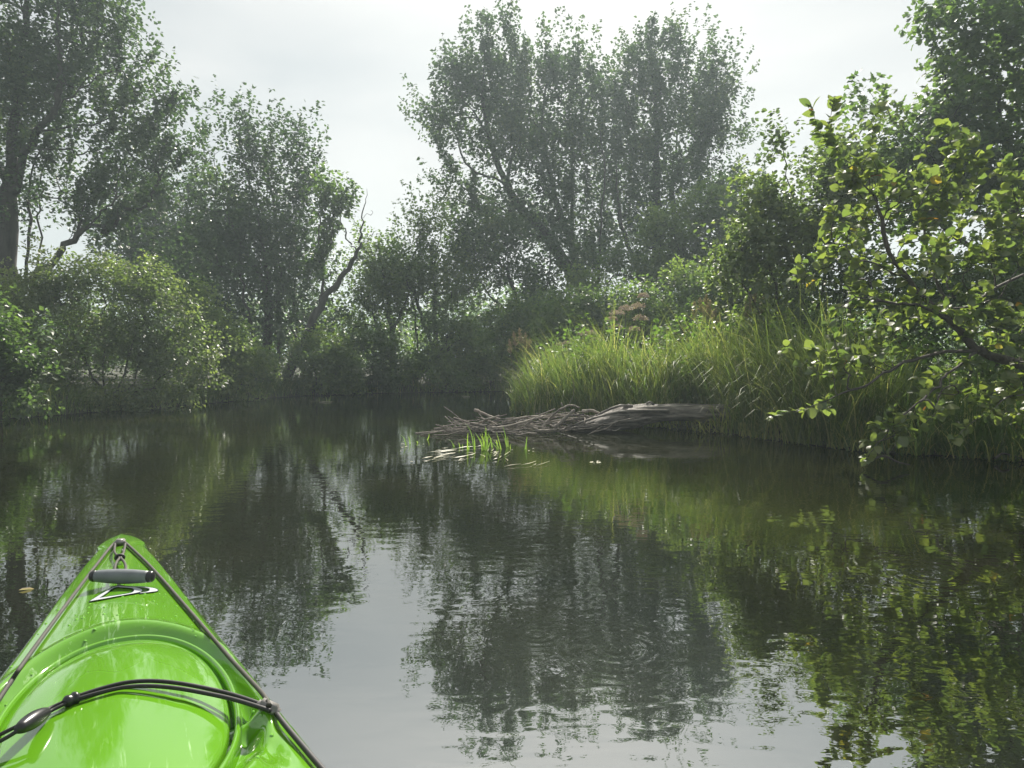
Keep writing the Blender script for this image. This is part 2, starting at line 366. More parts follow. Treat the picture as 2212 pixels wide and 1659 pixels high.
def lobe_points(lobes, n, depth, gap, freq, shell=2.2, depth_k=0.9):
    """n points spread over blobs given as (x, y, rx, ry[, ddepth]) in photo pixels at a depth in metres; returns points and outward directions"""
    cs, rs = [], []
    for lb in lobes:
        dd = depth + (lb[4] if len(lb) > 4 else 0); s_ = dd / FPX
        cs.append(at(lb[0], lb[1], dd)); rs.append((lb[2] * s_, min(lb[2], lb[3] * 1.3) * s_ * depth_k, lb[3] * s_))
    cs, rs = np.array(cs), np.array(rs); w = np.prod(rs, axis=1) ** 0.72; w /= w.sum(); P, O = [], []; tries = 0
    while len(P) < n and tries < n * 30:
        tries += 1; k = rng.choice(len(cs), p=w); d = unit(rng.normal(0, 1, 3)); rad = rng.random() ** (1 / shell)
        p = cs[k] + d * rad * rs[k]
        if mnoise.noise(Vector(p * freq)) < gap: continue
        P.append(p); O.append(d / (rs[k] / rs[k].max()))
    return np.array(P), unit(np.array(O))

def plant(name, label, cat, base, depth, limbs, lobes, anchors=200, sprays=4, leaves=24, leaf=0.1, spray_len=0.6, spray_rad=0.16, up=0.7,
          leafmat=None, bark=None, r0=0.2, r_tip=0.006, T=DIAMOND, ratio=0.75, gap=-0.15, freq=0.6, group=None, droop=0.35, shell=2.2,
          depth_k=0.9, crown='crown', stem='trunk', tint0=0.45, plumes=0, plume_len=1.5, focus_dx=0.0, dir_noise=0.28, extra=0.0, taper=1.0, spread=None, wob=0.03):
    b = at(base[0], base[1], depth); b[2] = gz(b[0], b[1]) - 0.05
    root = empty(name, b); tag(root, label, cat, group)
    if plumes: lobes = [(l[0], l[1], l[2] * 0.88, l[3] * 0.88, *l[4:]) for l in lobes]
    sk = Skeleton(); sk.extra = extra; sk.taper = taper
    for li, lm in enumerate(limbs):
        pts = []
        for i, q_ in enumerate(lm):
            dd = depth + (q_[2] if len(q_) > 2 else 0); pts.append(at(q_[0], q_[1], dd))
        if li == 0: pts[0] = b.copy()
        step = 5
        sk.polyline(spline(pts, step), li, first=(li == 0), wob=wob)
    P, O = lobe_points(lobes, anchors, depth, gap, freq, shell, depth_k)
    P[:, 2] = np.maximum(P[:, 2], 0.1)
    PB, PD = [], []
    if plumes:
        for lb in lobes:
            dd = depth + (lb[4] if len(lb) > 4 else 0); c_ = at(lb[0], lb[1], dd); s_ = dd / FPX
            k_ = max(2, int(plumes * (lb[2] * s_ + 0.3)))
            for _ in range(k_):
                a_ = rng.normal(0, 0.65); e_ = rng.normal(0, 0.5); d_ = unit(np.array([math.sin(a_), 0.6 * math.sin(e_), math.cos(a_) * math.cos(e_)]))
                d_ = d_ * np.array([lb[2], min(lb[2], lb[3]) * depth_k, lb[3]]) * s_
                ax = unit(unit(c_ + d_ - np.array([b[0] + focus_dx, b[1], b[2] + 3.0])) * 0.7 + unit(d_) * 0.35 + np.array([0, 0, 0.75]) + rng.normal(0, 0.10, 3)); L_ = plume_len * rng.uniform(0.6, 1.2)
                st_ = c_ + d_ * rng.uniform(0.85, 1.02) - ax * L_ * 0.75; PB.append(st_); PD.append(ax * L_)
    dist = np.min(np.linalg.norm(P[:, None, :] - sk.P[None, :sk.n], axis=2), axis=1)
    for i in np.argsort(dist): sk.twig(P[i])
    for st_, ax in zip(PB, PD):
        k_ = sk.twig(st_)
        for t_ in (0.33, 0.66, 0.95): k_ = sk.node(st_ + ax * t_ + rng.normal(0, 0.02, 3), k_, -1)
    m_ = len(P) * sprays
    sp = spread if spread is not None else spray_len * 0.45
    B = np.repeat(P, sprays, 0) + rng.normal(0, sp, (m_, 3)) * np.array([1, 1, 0.8])
    fz = b[2] + 0.30 * (P[:, 2].max() - b[2]); foc = np.array([b[0] + focus_dx, b[1], fz])
    D = unit(unit(np.repeat(P, sprays, 0) - foc) * 0.9 + np.repeat(O, sprays, 0) * 0.25 + np.array([0, 0, up]) + rng.normal(0, dir_noise, (m_, 3)))
    B[:, 2] = np.maximum(B[:, 2], 0.05)
    bt = np.array([tint0 + 0.5 * mnoise.noise(Vector(p * 0.9)) for p in B]) + rng.normal(0, 0.06, m_)
    Ls = spray_len * rng.uniform(0.5, 1.3, m_)
    V, F, TT = spray_leaves(B, D, Ls, leaves, leaf, spray_rad, T, ratio, bt, droop)
    if PB:
        PB, PD = np.array(PB), np.array(PD); ns = 16; t_ = np.tile(np.linspace(0.05, 0.97, ns), len(PB)); ax = np.repeat(PD, ns, 0); Lx = np.linalg.norm(ax, axis=1); ax = ax / Lx[:, None]
        b2 = np.repeat(PB, ns, 0) + ax * (Lx * t_)[:, None]; d2 = unit(ax * 0.9 + rng.normal(0, 0.62, b2.shape)); l2 = Lx * 0.24 * (1.1 - 0.75 * t_) * rng.uniform(0.7, 1.3, len(t_))
        V2, F2, T2 = spray_leaves(b2, d2, l2, 9, leaf, leaf * 0.45, T, ratio, np.repeat(np.array([tint0 + 0.5 * mnoise.noise(Vector(p * 0.9)) for p in PB]), ns), droop)
        F = np.concatenate([F, F2 + len(V)]); V = np.concatenate([V, V2]); TT = np.concatenate([TT, T2])
    V[:, 2] = np.maximum(V[:, 2], 0.012 + 0.0 * V[:, 2])
    c = mesh(crown, V - b, F, leafmat, root, TT); c['kind'] = 'stuff'
    for li, g in sk.geos(r_tip, r0).items():
        g.V = [v - b for v in g.V]
        nm = 'twigs' if li == -1 else stem if li == 0 else ('limb' if stem == 'trunk' else stem)
        ob = g.build(nm, bark or M_bark, root, smooth=True, tinted=False)
        if li == -1: ob['kind'] = 'stuff'
    return root, sk

# --- big tree on the left bank
plant('maple_tree', 'tall dark maple leaning out over the left bank shrubs, cut off by the photo edge', 'tree', (25, 850), 17,
      [[(30, 850), (25, 650), (20, 450), (28, 300), (45, 150), (60, 0), (70, -150)],
       [(22, 430), (67, 306, -0.3), (117, 247, -0.5), (140, 220, -0.6), (233, 157, -0.8), (300, 133, -0.9)],
       [(120, 245, -0.5), (129, 200, -0.5), (128, 160, -0.5), (126, 90, -0.4), (130, -20)],
       [(25, 640), (110, 570, -0.4), (157, 517, -0.6), (213, 467, -0.8), (250, 433, -0.9), (330, 370, -1)],
       [(40, 700), (63, 540), (63, 430), (72, 330)], [(50, 720), (85, 540, 0.5), (86, 430, 0.5), (98, 330, 0.4)],
       [(25, 400), (-40, 300), (-90, 180), (-120, 50)]],
      [(60, -60, 190, 120), (205, 55, 95, 80), (290, 120, 50, 40), (110, 150, 130, 100), (40, 230, 140, 110), (290, 235, 105, 60), (365, 255, 50, 50),
       (260, 320, 125, 65), (345, 345, 62, 42), (100, 380, 140, 80), (250, 420, 105, 55), (-70, 200, 140, 240), (-20, 450, 110, 80), (190, 480, 110, 45)],
      anchors=640, sprays=4, leaves=18, leaf=0.10, spray_len=0.75, spray_rad=0.085, leafmat=M_maple, r0=0.24, up=0.25, gap=-0.12, freq=1.2, plumes=4, plume_len=0.9, group='trees along the far and left banks')
# --- dark tree behind
plant('shade_tree', 'dark dense tree standing between the big left maple and the leaning dead trunk', 'tree', (390, 850), 25,
      [[(390, 850), (392, 700), (390, 550), (400, 440)], [(392, 680), (340, 560), (325, 460)], [(392, 660), (450, 560), (450, 450)]],
      [(370, 480, 70, 70), (330, 440, 25, 40), (430, 450, 50, 60), (300, 530, 65, 55), (450, 560, 80, 80), (380, 600, 95, 80), (300, 620, 70, 60)],
      anchors=290, sprays=4, leaves=20, leaf=0.13, spray_len=1.0, spray_rad=0.12, leafmat=M_maple, r0=0.22, gap=-0.2, up=0.8, plumes=3, group='trees along the far and left banks')
# --- multi-stem tree mid left
plant('maple_tree', 'several-stemmed maple with upright plumes beside the leaning dead trunk', 'tree', (575, 850), 20,
      [[(575, 850), (577, 770), (577, 600), (558, 475), (535, 380), (515, 290)], [(590, 840), (603, 740, 0.4), (598, 600, 0.5), (590, 460, 0.4), (572, 340, 0.3)],
       [(600, 840), (638, 737, 0.6), (637, 640, 0.7), (637, 557, 0.8), (640, 450, 0.8), (648, 350, 0.8)], [(575, 620), (520, 520), (475, 420), (460, 350)],
       [(570, 800), (540, 690, -0.5), (520, 600, -0.6)]],
      [(507, 295, 26, 48), (560, 330, 42, 50), (462, 335, 32, 40), (535, 385, 75, 50), (640, 350, 24, 42), (660, 390, 26, 50), (620, 460, 55, 65), (500, 470, 75, 65),
       (560, 540, 115, 75), (470, 560, 80, 75), (600, 620, 95, 75), (500, 660, 90, 65), (640, 560, 55, 75), (540, 730, 85, 45), (620, 700, 60, 50)],
      anchors=360, sprays=4, leaves=19, leaf=0.108, spray_len=0.95, spray_rad=0.09, leafmat=M_maple, r0=0.20, gap=-0.10, up=0.9, freq=1.0, plumes=3.0, plume_len=2.1, group='trees along the far and left banks', tint0=0.35)
# --- leaning, half-dead tree
plant('leaning_tree', 'half-dead dark trunk leaning right with a bare broken top against the sky', 'tree', (605, 850), 19,
      [[(605, 850), (657, 737), (691, 661), (719, 620), (756, 570), (776, 533), (779, 508), (786, 460), (793, 412)],
       [(690, 665), (698, 610), (697, 575), (711, 549), (718, 500), (724, 455)], [(779, 512), (768, 488), (761, 462)], [(785, 470), (797, 462), (806, 458)],
       [(770, 545), (752, 520), (742, 490), (735, 470)], [(777, 530), (800, 515), (806, 500)], [(700, 600), (690, 540), (692, 470), (700, 430)]],
      [(700, 432, 13, 40), (735, 452, 12, 36), (714, 520, 26, 36), (690, 575, 26, 32)],
      anchors=26, sprays=3, leaves=16, leaf=0.12, spray_len=0.5, spray_rad=0.10, leafmat=M_tree, extra=5.0, taper=0.22, r0=0.15, r_tip=0.007, up=1.0, plumes=6, plume_len=1.1, gap=-0.3, tint0=0.35, group='trees along the far and left banks')
# --- small trees at the bend
plant('willow_tree', 'slim pale green tree at the river bend, right of the dead leaning trunk', 'tree', (849, 845), 22,
      [[(849, 845), (849, 762), (838, 661), (828, 570)], [(849, 760), (815, 700), (795, 640)], [(845, 720), (880, 640), (880, 590)]],
      [(820, 570, 42, 38), (865, 600, 50, 48), (800, 640, 48, 55), (855, 670, 60, 45), (790, 670, 30, 30), (745, 715, 55, 38)],
      anchors=130, sprays=4, leaves=20, leaf=0.10, spray_len=0.85, spray_rad=0.09, plumes=4, plume_len=1.2, leafmat=M_tree, r0=0.12, gap=-0.22, up=0.9, tint0=0.6, group='small trees at the river bend')
plant('willow_tree', 'taller slim tree with bare lower stems at the river bend, nearest the big maples', 'tree', (935, 845), 22.5,
      [[(935, 845), (940, 737), (937, 613), (946, 540), (955, 480)], [(938, 760), (903, 659), (890, 590), (905, 500)], [(925, 845), (905, 780), (897, 674), (888, 600)]],
      [(905, 505, 26, 36), (952, 515, 30, 48), (930, 580, 58, 48), (890, 620, 50, 40), (980, 560, 45, 60), (970, 640, 45, 50)],
      anchors=130, sprays=4, leaves=20, leaf=0.10, spray_len=0.85, spray_rad=0.09, plumes=4, plume_len=1.2, leafmat=M_tree, r0=0.12, gap=-0.18, up=0.9, tint0=0.55, group='small trees at the river bend')
plant('leaning_tree', 'dark trunk leaning low to the right over the water at the river bend', 'tree', (862, 842), 21.2,
      [[(862, 842), (881, 820), (911, 799), (953, 762), (983, 695), (1010, 640), (1030, 590)], [(953, 762), (1000, 735), (1050, 705)]],
      [(1000, 735, 45, 35), (950, 700, 55, 40), (960, 770, 70, 40), (1010, 790, 55, 35)],
      anchors=90, sprays=4, leaves=20, leaf=0.10, spray_len=0.5, spray_rad=0.15, leafmat=M_tree, r0=0.17, gap=-0.25, group='small trees at the river bend')
# --- the big pair in the centre
plant('maple_tree', 'tallest maple in the centre, its thick dark limbs fanning to the left', 'tree', (1285, 840), 26,
      [[(1285, 840), (1270, 700), (1251, 618), (1218, 562), (1173, 501), (1130, 454), (1097, 400), (1071, 346), (1063, 309), (1045, 233), (1045, 150), (1055, 60)],
       [(1272, 710), (1258, 617, 0.5), (1240, 542, 0.8), (1236, 480, 1), (1236, 395, 1), (1236, 320, 1), (1245, 200, 0.8), (1245, 130, 0.8)],
       [(1240, 540, 0.8), (1214, 471, 0.2), (1190, 380), (1170, 280), (1180, 180)],
       [(1280, 740), (1294, 583, -0.6), (1298, 480, -0.8), (1305, 367, -0.8), (1298, 309, -0.8), (1300, 230, -0.8)],
       [(1240, 610), (1181, 537, -0.8), (1140, 520, -1), (1080, 500, -1.4)], [(1262, 650), (1200, 617, -1), (1135, 612, -1.4), (1064, 625, -1.8), (1025, 680, -2)],
       [(1097, 400), (1072, 387, -0.5), (1031, 375, -0.9), (1000, 345, -1.2)], [(1060, 300), (1020, 240, -0.6), (985, 190, -0.8)], [(1095, 400), (1110, 300, 0.8), (1110, 180, 0.8), (1100, 70, 0.6)]],
      [(1052, 85, 24, 50), (1075, 130, 45, 40), (1100, 75, 24, 42), (1125, 115, 18, 35), (1020, 190, 55, 55), (975, 160, 28, 22), (965, 260, 45, 45), (1010, 320, 55, 40), (970, 355, 42, 35), (1090, 220, 75, 75), (1180, 165, 50, 45),
       (1230, 200, 60, 65), (1245, 140, 24, 32), (1285, 165, 30, 30), (1150, 320, 95, 85), (1015, 440, 62, 35), (1090, 480, 85, 45), (1250, 320, 75, 80), (1180, 430, 70, 50), (1270, 430, 60, 55), (990, 400, 50, 30), (1240, 500, 60, 40), (1170, 500, 50, 38), (1290, 560, 50, 40)],
      anchors=470, sprays=4, leaves=19, leaf=0.135, spray_len=1.0, spray_rad=0.115, plumes=2.4, plume_len=1.6, leafmat=M_maple, r0=0.33, r_tip=0.008, gap=-0.05, freq=0.9, up=0.55, group='big maples in the centre')
plant('maple_tree', 'right-hand tall maple of the central pair, behind the grassy point', 'tree', (1405, 840), 27,
      [[(1405, 840), (1410, 627), (1417, 512), (1417, 417), (1418, 300), (1416, 180), (1415, 70)], [(1408, 720), (1440, 640, 0.4), (1464, 542, 0.6), (1450, 395, 0.6), (1465, 291, 0.5), (1480, 130, 0.5)],
       [(1410, 640), (1370, 560, -0.8), (1340, 470, -1), (1330, 360, -1), (1335, 240, -1)], [(1450, 400, 0.6), (1500, 320, 0.2), (1540, 230), (1550, 150)], [(1464, 540, 0.6), (1520, 470), (1570, 410)]],
      [(1415, 110, 42, 42), (1415, 75, 13, 26), (1450, 105, 35, 38), (1475, 110, 22, 32), (1380, 150, 38, 36), (1350, 220, 50, 55), (1440, 200, 65, 65), (1530, 165, 28, 40), (1560, 215, 32, 34), (1500, 260, 70, 55), (1400, 320, 85, 75), (1320, 260, 45, 50),
       (1540, 300, 48, 38), (1525, 370, 62, 55), (1575, 400, 28, 38), (1450, 420, 85, 65), (1350, 420, 60, 60), (1320, 340, 50, 55), (1540, 440, 50, 45), (1345, 500, 55, 45), (1430, 520, 60, 50), (1390, 590, 55, 40)],
      anchors=430, sprays=4, leaves=19, leaf=0.135, spray_len=1.0, spray_rad=0.115, plumes=2.4, plume_len=1.6, leafmat=M_maple, r0=0.28, r_tip=0.008, gap=-0.05, freq=0.9, up=0.55, group='big maples in the centre')
plant('shade_tree', 'dark bushy tree filling the space under the limbs of the tallest central maple', 'tree', (1130, 845), 23.5,
      [[(1130, 845), (1125, 700), (1100, 600), (1060, 540)], [(1125, 720), (1180, 620), (1190, 540)], [(1125, 700), (1060, 640), (1030, 600)]],
      [(1060, 520, 80, 35), (1010, 540, 45, 40), (1090, 590, 100, 45), (1180, 570, 90, 55), (1150, 660, 95, 55), (1100, 720, 90, 50)],
      anchors=210, sprays=4, leaves=18, leaf=0.12, spray_len=0.55, spray_rad=0.18, leafmat=M_maple, r0=0.16, gap=-0.18, up=0.5, group='big maples in the centre')
plant('young_tree', 'lighter green young tree in front of the right central maple', 'tree', (1500, 840), 20,
      [[(1500, 840), (1490, 700), (1470, 560), (1450, 480)], [(1492, 700), (1550, 560), (1560, 450)], [(1490, 720), (1430, 620)]],
      [(1540, 470, 65, 50), (1465, 520, 75, 55), (1560, 560, 70, 60), (1420, 600, 65, 45), (1595, 490, 35, 55), (1500, 620, 90, 50), (1340, 600, 60, 40), (1270, 640, 60, 40)],
      anchors=230, sprays=4, leaves=20, leaf=0.11, spray_len=0.5, spray_rad=0.16, leafmat=M_tree, r0=0.10, gap=-0.12, up=0.5, tint0=0.6, group='big maples in the centre')
# --- right side
plant('alder_shrub', 'loose many-stemmed shrub with fine leaves against the sky, left of the right-hand maple', 'shrub', (1740, 880), 10,
      [[(1740, 880), (1735, 700), (1720, 520), (1700, 380), (1690, 290)], [(1735, 850), (1690, 680), (1655, 520), (1640, 400)], [(1742, 800), (1780, 600), (1790, 430), (1800, 330)], [(1735, 800), (1620, 640), (1600, 520)], [(1740, 760), (1740, 600), (1745, 460), (1730, 330)]],
      [(1690, 325, 42, 42), (1720, 420, 95, 75), (1640, 380, 30, 30), (1640, 450, 42, 45), (1655, 530, 85, 65), (1760, 520, 90, 90), (1690, 620, 100, 60), (1800, 400, 65, 70), (1600, 600, 55, 60), (1650, 690, 80, 50), (1830, 370, 65, 55, 0.4), (1885, 320, 55, 45, 0.6), (1850, 460, 70, 70, 0.4)],
      anchors=330, sprays=4, leaves=14, leaf=0.068, spray_len=0.30, spray_rad=0.08, leafmat=M_shrub, bark=M_twig, r0=0.05, r_tip=0.0025, T=OVAL, ratio=0.75, gap=-0.2, freq=1.6, up=0.6, crown='foliage', stem='stem', tint0=0.55)
plant('maple_tree', 'maple with hanging lobed leaves rising beyond the alder on the right bank', 'tree', (2200, 880), 11,
      [[(2200, 880), (2195, 600), (2180, 400), (2160, 220), (2130, 60), (2110, -60)], [(2190, 560), (2080, 420, -0.4), (2000, 330, -0.6), (1930, 260, -0.6), (1875, 195, -0.7)], [(2180, 420), (2090, 280), (2030, 150), (2010, 90)], [(2170, 300), (2230, 150), (2240, 0)], [(2190, 560), (2050, 500), (1950, 420)]],
      [(2120, 60, 100, 95), (2200, 150, 140, 120), (2060, 160, 50, 55), (2010, 170, 22, 36), (2045, 60, 22, 40), (2100, 260, 115, 85), (1965, 275, 65, 40), (1900, 240, 24, 25), (1872, 205, 9, 18), (2180, 380, 120, 95), (2050, 380, 105, 75), (1930, 370, 80, 55), (2250, 0, 120, 120), (2050, 470, 140, 60)],
      anchors=420, sprays=4, leaves=10, leaf=0.09, spray_len=0.36, spray_rad=0.10, leafmat=M_tree, r0=0.13, r_tip=0.003, T=LOBED, ratio=0.95, gap=-0.22, freq=1.1, up=0.25, droop=0.7, tint0=0.4)

# --- shrubs
def shrub(label, base, depth, lobes, n, lm, leaf=0.07, leaves=18, sl=0.32, sr=0.11, T=DIAMOND, ratio=0.75, gap=-0.3, name='shrub', stems=5, r0=0.05, group='shrubs along the banks', tint0=0.45, up=0.5, freq=1.1, depth_k=0.9, sprays=4):
    lx = [l for l in lobes]; limbs = []
    for k in range(stems):
        l = lx[k % len(lx)]; tx, ty = l[0] + random.uniform(-.3, .3) * l[2], l[1]
        dd = l[4] if len(l) > 4 else 0
        bx = base[0] + 0.25 * (tx - base[0]) + random.uniform(-8, 8)
        limbs.append([(bx if k else base[0], base[1]), ((bx + tx) / 2 + random.uniform(-10, 10), (base[1] * 0.45 + ty * 0.55), dd / 2), (tx, ty, dd)])
    return plant(name, label, 'shrub', base, depth, limbs, lobes, anchors=n, sprays=sprays, leaves=leaves, leaf=leaf, spray_len=sl, spray_rad=sr, up=up, leafmat=lm, bark=M_twig, r0=r0, r_tip=0.003,
                 T=T, ratio=ratio, gap=gap, freq=freq, group=group, crown='foliage', stem='stem', tint0=tint0, depth_k=depth_k)
shrub('broad olive-green willow bush with glinting leaves overhanging the left bank', (230, 880), 13,
      [(130, 620, 105, 55), (250, 615, 95, 55), (60, 680, 105, 75), (330, 660, 75, 55), (180, 720, 135, 75), (335, 750, 105, 65), (80, 800, 120, 70), (250, 810, 135, 55), (395, 790, 58, 65, -0.3), (410, 845, 38, 26, -0.4), (320, 848, 110, 32, -0.5), (160, 855, 110, 32, -0.4), (90, 855, 110, 38, -0.2), (20, 840, 80, 45), (240, 862, 110, 26, -0.6)],
      660, M_shrub, leaf=0.064, leaves=16, sl=0.34, sr=0.12, gap=-0.3, tint0=0.6, stems=9, depth_k=0.7)
shrub('bright leafy bush at the very edge of the left bank, cut by the photo edge', (0, 900), 10,
      [(5, 800, 45, 65), (-40, 720, 60, 80), (20, 862, 45, 32), (-60, 840, 70, 60)], 110, M_tree, leaf=0.08, leaves=16, sl=0.3, tint0=0.35)
shrub('yellow-green bush between the olive willow bush and the several-stemmed maple', (480, 868), 15.6,
      [(440, 700, 48, 45), (470, 760, 58, 65), (525, 800, 45, 38), (500, 830, 60, 32), (420, 660, 30, 30)], 190, M_tree, leaf=0.085, leaves=14, tint0=0.75)
shrub('bright low bush right beside the foot of the several-stemmed maple', (540, 850), 17.6, [(545, 795, 42, 35), (520, 825, 45, 25)], 60, M_bright, leaf=0.09, leaves=16)
shrub('round green bush right of the dead leaning trunk', (690, 852), 18.3, [(690, 785, 62, 50), (650, 825, 45, 30), (720, 815, 45, 38)], 170, M_tree, leaf=0.085, leaves=14, tint0=0.7)
shrub('dull green bush between the dead leaning trunk and the low leaning tree', (790, 850), 19.6, [(800, 770, 58, 65), (770, 815, 50, 35), (830, 825, 50, 25)], 170, M_tree, leaf=0.085, leaves=14, tint0=0.35)
shrub('green bush under the low leaning tree at the river bend', (930, 848), 20.6, [(930, 800, 60, 40), (980, 815, 50, 30), (880, 825, 40, 22)], 120, M_bright, leaf=0.09, leaves=14)
shrub('yellowish bush at the far end of the river bend, left of the grassy point', (1045, 846), 21.2, [(1045, 800, 45, 35), (1085, 805, 40, 32)], 90, M_bright, leaf=0.09, leaves=14, tint0=0.5)
shrub('dark bush behind the left end of the grassy point', (1140, 850), 17.4, [(1140, 710, 75, 45), (1110, 760, 60, 50), (1190, 740, 60, 50)], 200, M_tree, leaf=0.09, leaves=14, tint0=0.4)
shrub('grey-green bush behind the pink flower heads', (1280, 850), 15.5, [(1270, 690, 85, 55), (1210, 720, 60, 40), (1330, 700, 60, 60), (1280, 760, 90, 50)], 260, M_tree, leaf=0.075, leaves=14, tint0=0.45)
shrub('leafy lighter bush just right of the pink flower heads', (1420, 860), 14.5, [(1410, 680, 70, 55), (1470, 650, 60, 60), (1390, 740, 80, 50), (1480, 730, 70, 60)], 260, M_tree, leaf=0.075, leaves=14, tint0=0.7)
shrub('dark bush behind the tan grass plumes', (1580, 860), 13.5, [(1560, 650, 60, 60), (1610, 620, 55, 50), (1540, 720, 80, 60), (1640, 700, 60, 70), (1720, 700, 60, 60), (1700, 620, 50, 50)], 330, M_tree, leaf=0.065, leaves=18, tint0=0.5)
shrub('dense dark bush behind the alder on the right bank', (2080, 880), 9.2, [(1950, 700, 110, 80), (1830, 720, 80, 70), (1860, 620, 80, 70), (2080, 640, 110, 80), (2200, 700, 100, 120), (2050, 790, 130, 60), (2230, 560, 100, 90)], 420, M_tree, leaf=0.06, leaves=16, sl=0.26, sr=0.09, tint0=0.3)

# --- alder in front: leaves big enough to be single objects
def alder_template(curl, fold, seed):
    r_ = np.random.default_rng(seed); V, F = [], []
    ys = [0.0, 0.12, 0.34, 0.6, 0.82, 1.0]; ws = [0.03, 0.24, 0.40, 0.37, 0.22, 0.0]
    for y, w in zip(ys, ws):
        zc = -curl * (y - 0.3) ** 2
        if w == 0: V.append((0, y, zc)); continue
        j = r_.normal(0, 0.02, 2)
        V += [(-w + j[0], y, zc + fold * w), (0, y, zc), (w + j[1], y, zc + fold * w)]
    for i in range(4):
        a = i * 3; F += [(a, a + 1, a + 4), (a, a + 4, a + 3), (a + 1, a + 2, a + 5), (a + 1, a + 5, a + 4)]
    F += [(12, 13, 15), (13, 14, 15)]
    return np.array(V), np.array(F)
ALD = [alder_template(c, f, s) for s, (c, f) in enumerate([(0.25, 0.12), (0.5, 0.3), (-0.2, 0.18), (0.7, 0.08), (0.15, 0.45), (0.4, -0.15)])]
DA = 6.2
ab = at(2420, 900, DA); ab[2] = gz(ab[0], ab[1]) - 0.05
alder = empty('alder_tree', ab); tag(alder, 'nearest alder with large round leaves drooping from the right bank down to the water', 'tree')
ask = Skeleton()
alimbs = [[(2420, 900), (2330, 850), (2200, 790), (2115, 758), (2076, 715), (2022, 672), (1955, 596), (1922, 544), (1890, 430), (1860, 360)],
          [(2040, 690), (1989, 660, -0.2), (1925, 655, -0.3), (1845, 624, -0.4), (1858, 568, -0.4), (1850, 490, -0.4)],
          [(2110, 760), (2048, 808, -0.2), (2017, 842, -0.3), (1955, 894, -0.5), (1905, 948, -0.6), (1864, 1000, -0.7)],
          [(2115, 758), (2004, 765, -0.1), (1922, 801, -0.2), (1855, 838, -0.3), (1741, 881, -0.4), (1665, 905, -0.5)],
          [(2330, 850), (2280, 640, 0.2), (2212, 592, 0.3), (2121, 641, 0.1), (2040, 640)], [(2060, 705), (2010, 560, 0.4), (1990, 430, 0.5), (1985, 350, 0.5)],
          [(2200, 790), (2225, 600, 0.4), (2190, 420, 0.4), (2180, 330, 0.4)], [(1900, 450), (1860, 390), (1815, 330), (1790, 270), (1805, 215)], [(1820, 335), (1775, 290), (1750, 225)],
          [(2330, 860), (2200, 850, -0.4), (2120, 900, -0.6), (2050, 960, -0.8)], [(2000, 565, 0.4), (2090, 430, 0.6), (2120, 340, 0.6)], [(1955, 600), (1850, 560, -0.3), (1770, 560, -0.4)], [(1864, 370), (1885, 290), (1900, 235)]]
for li, lm in enumerate(alimbs):
    pts = [at(q_[0], q_[1], DA + (q_[2] if len(q_) > 2 else 0)) for q_ in lm]
    if li == 0: pts[0] = ab.copy()
    ask.polyline(spline(pts, 5), li, first=(li == 0), wob=0.008)
alobes = [(1950, 420, 110, 70), (2100, 400, 110, 75), (1850, 385, 55, 50), (1820, 500, 65, 65), (1980, 540, 130, 70), (2130, 540, 100, 90), (1840, 640, 90, 60), (2000, 680, 120, 70), (2150, 690, 80, 90), (1880, 760, 100, 50), (2080, 820, 110, 55), (1790, 690, 60, 50),
          (1760, 860, 60, 35, -0.3), (1930, 920, 60, 50, -0.5), (2180, 870, 60, 50, -0.3), (2020, 890, 60, 35, -0.4), (1880, 975, 30, 30, -0.6), (2200, 420, 60, 90, 0.3), (2230, 800, 60, 90, -0.3), (1680, 900, 30, 15, -0.4), (1770, 470, 50, 50), (1770, 600, 60, 50), (1730, 760, 40, 30, -0.2), (1820, 800, 60, 40, -0.2), (2060, 300, 90, 40, 0.2)]
AP, AO = lobe_points(alobes, 860, DA, -0.28, 1.8, 2.6, 0.9)
AP[:, 2] = np.maximum(AP[:, 2], 0.08)
for i in np.argsort(np.min(np.linalg.norm(AP[:, None, :] - ask.P[None, :ask.n], axis=2), axis=1)): ask.twig(AP[i])
# leaves sit alternately along the thin outer twigs
lp, ld = [], []
r_, par_, cnt_ = ask.radii(0.002, 0.045)
thin = np.array([i for i in range(1, ask.n) if cnt_[i] <= 3])
for i in thin:
    a, b_ = ask.P[par_[i]], ask.P[i]; d = unit(b_ - a); L_ = np.linalg.norm(b_ - a)
    for k in range(2 if cnt_[i] > 1 else 3):
        tq = rng.random(); p = a + (b_ - a) * tq
        sd = unit(np.cross(d, unit(rng.normal(0, 1, 3)))); lp.append(p + rng.normal(0, 0.006, 3)); ld.append(d * 0.6 + sd * 0.8 + np.array([0, 0, -0.12]))
for (tx, ty, dx, dy) in [(1800, 215, 60, -40), (1805, 235, -30, -60), (1795, 255, 50, -10), (1790, 275, -60, -25), (1785, 290, 40, 40), (1775, 280, -50, -60), (1760, 250, -70, -20), (1752, 228, -50, -40), (1755, 235, 30, -60),
                         (1800, 310, -70, 20), (1810, 325, 50, 30), (1822, 340, -40, 60), (1838, 365, 40, 55), (1845, 372, -60, 20), (1900, 238, 40, -50), (1897, 245, -30, -60), (1893, 262, -60, 30), (1888, 280, 20, 60)]:
    lp.append(at(tx, ty, DA)); q0 = at(tx, ty, DA); q1 = at(tx + dx, ty + dy, DA + random.uniform(-0.1, 0.1)); ld.append(q1 - q0)
lp, ld = np.array(lp), unit(np.array(ld)); nL = len(lp)
ln = unit(np.array([0, 0, 1.0]) + rng.normal(0, 0.5, (nL, 3))); lsz = rng.uniform(0.035, 0.108, nL)
lsz[-18:] = rng.uniform(0.10, 0.13, 18)
ltint = np.clip(0.66 + rng.normal(0, 0.20, nL), 0, 0.93); odd = rng.random(nL) < 0.008; ltint[odd] = rng.uniform(0.95, 1.0, odd.sum())
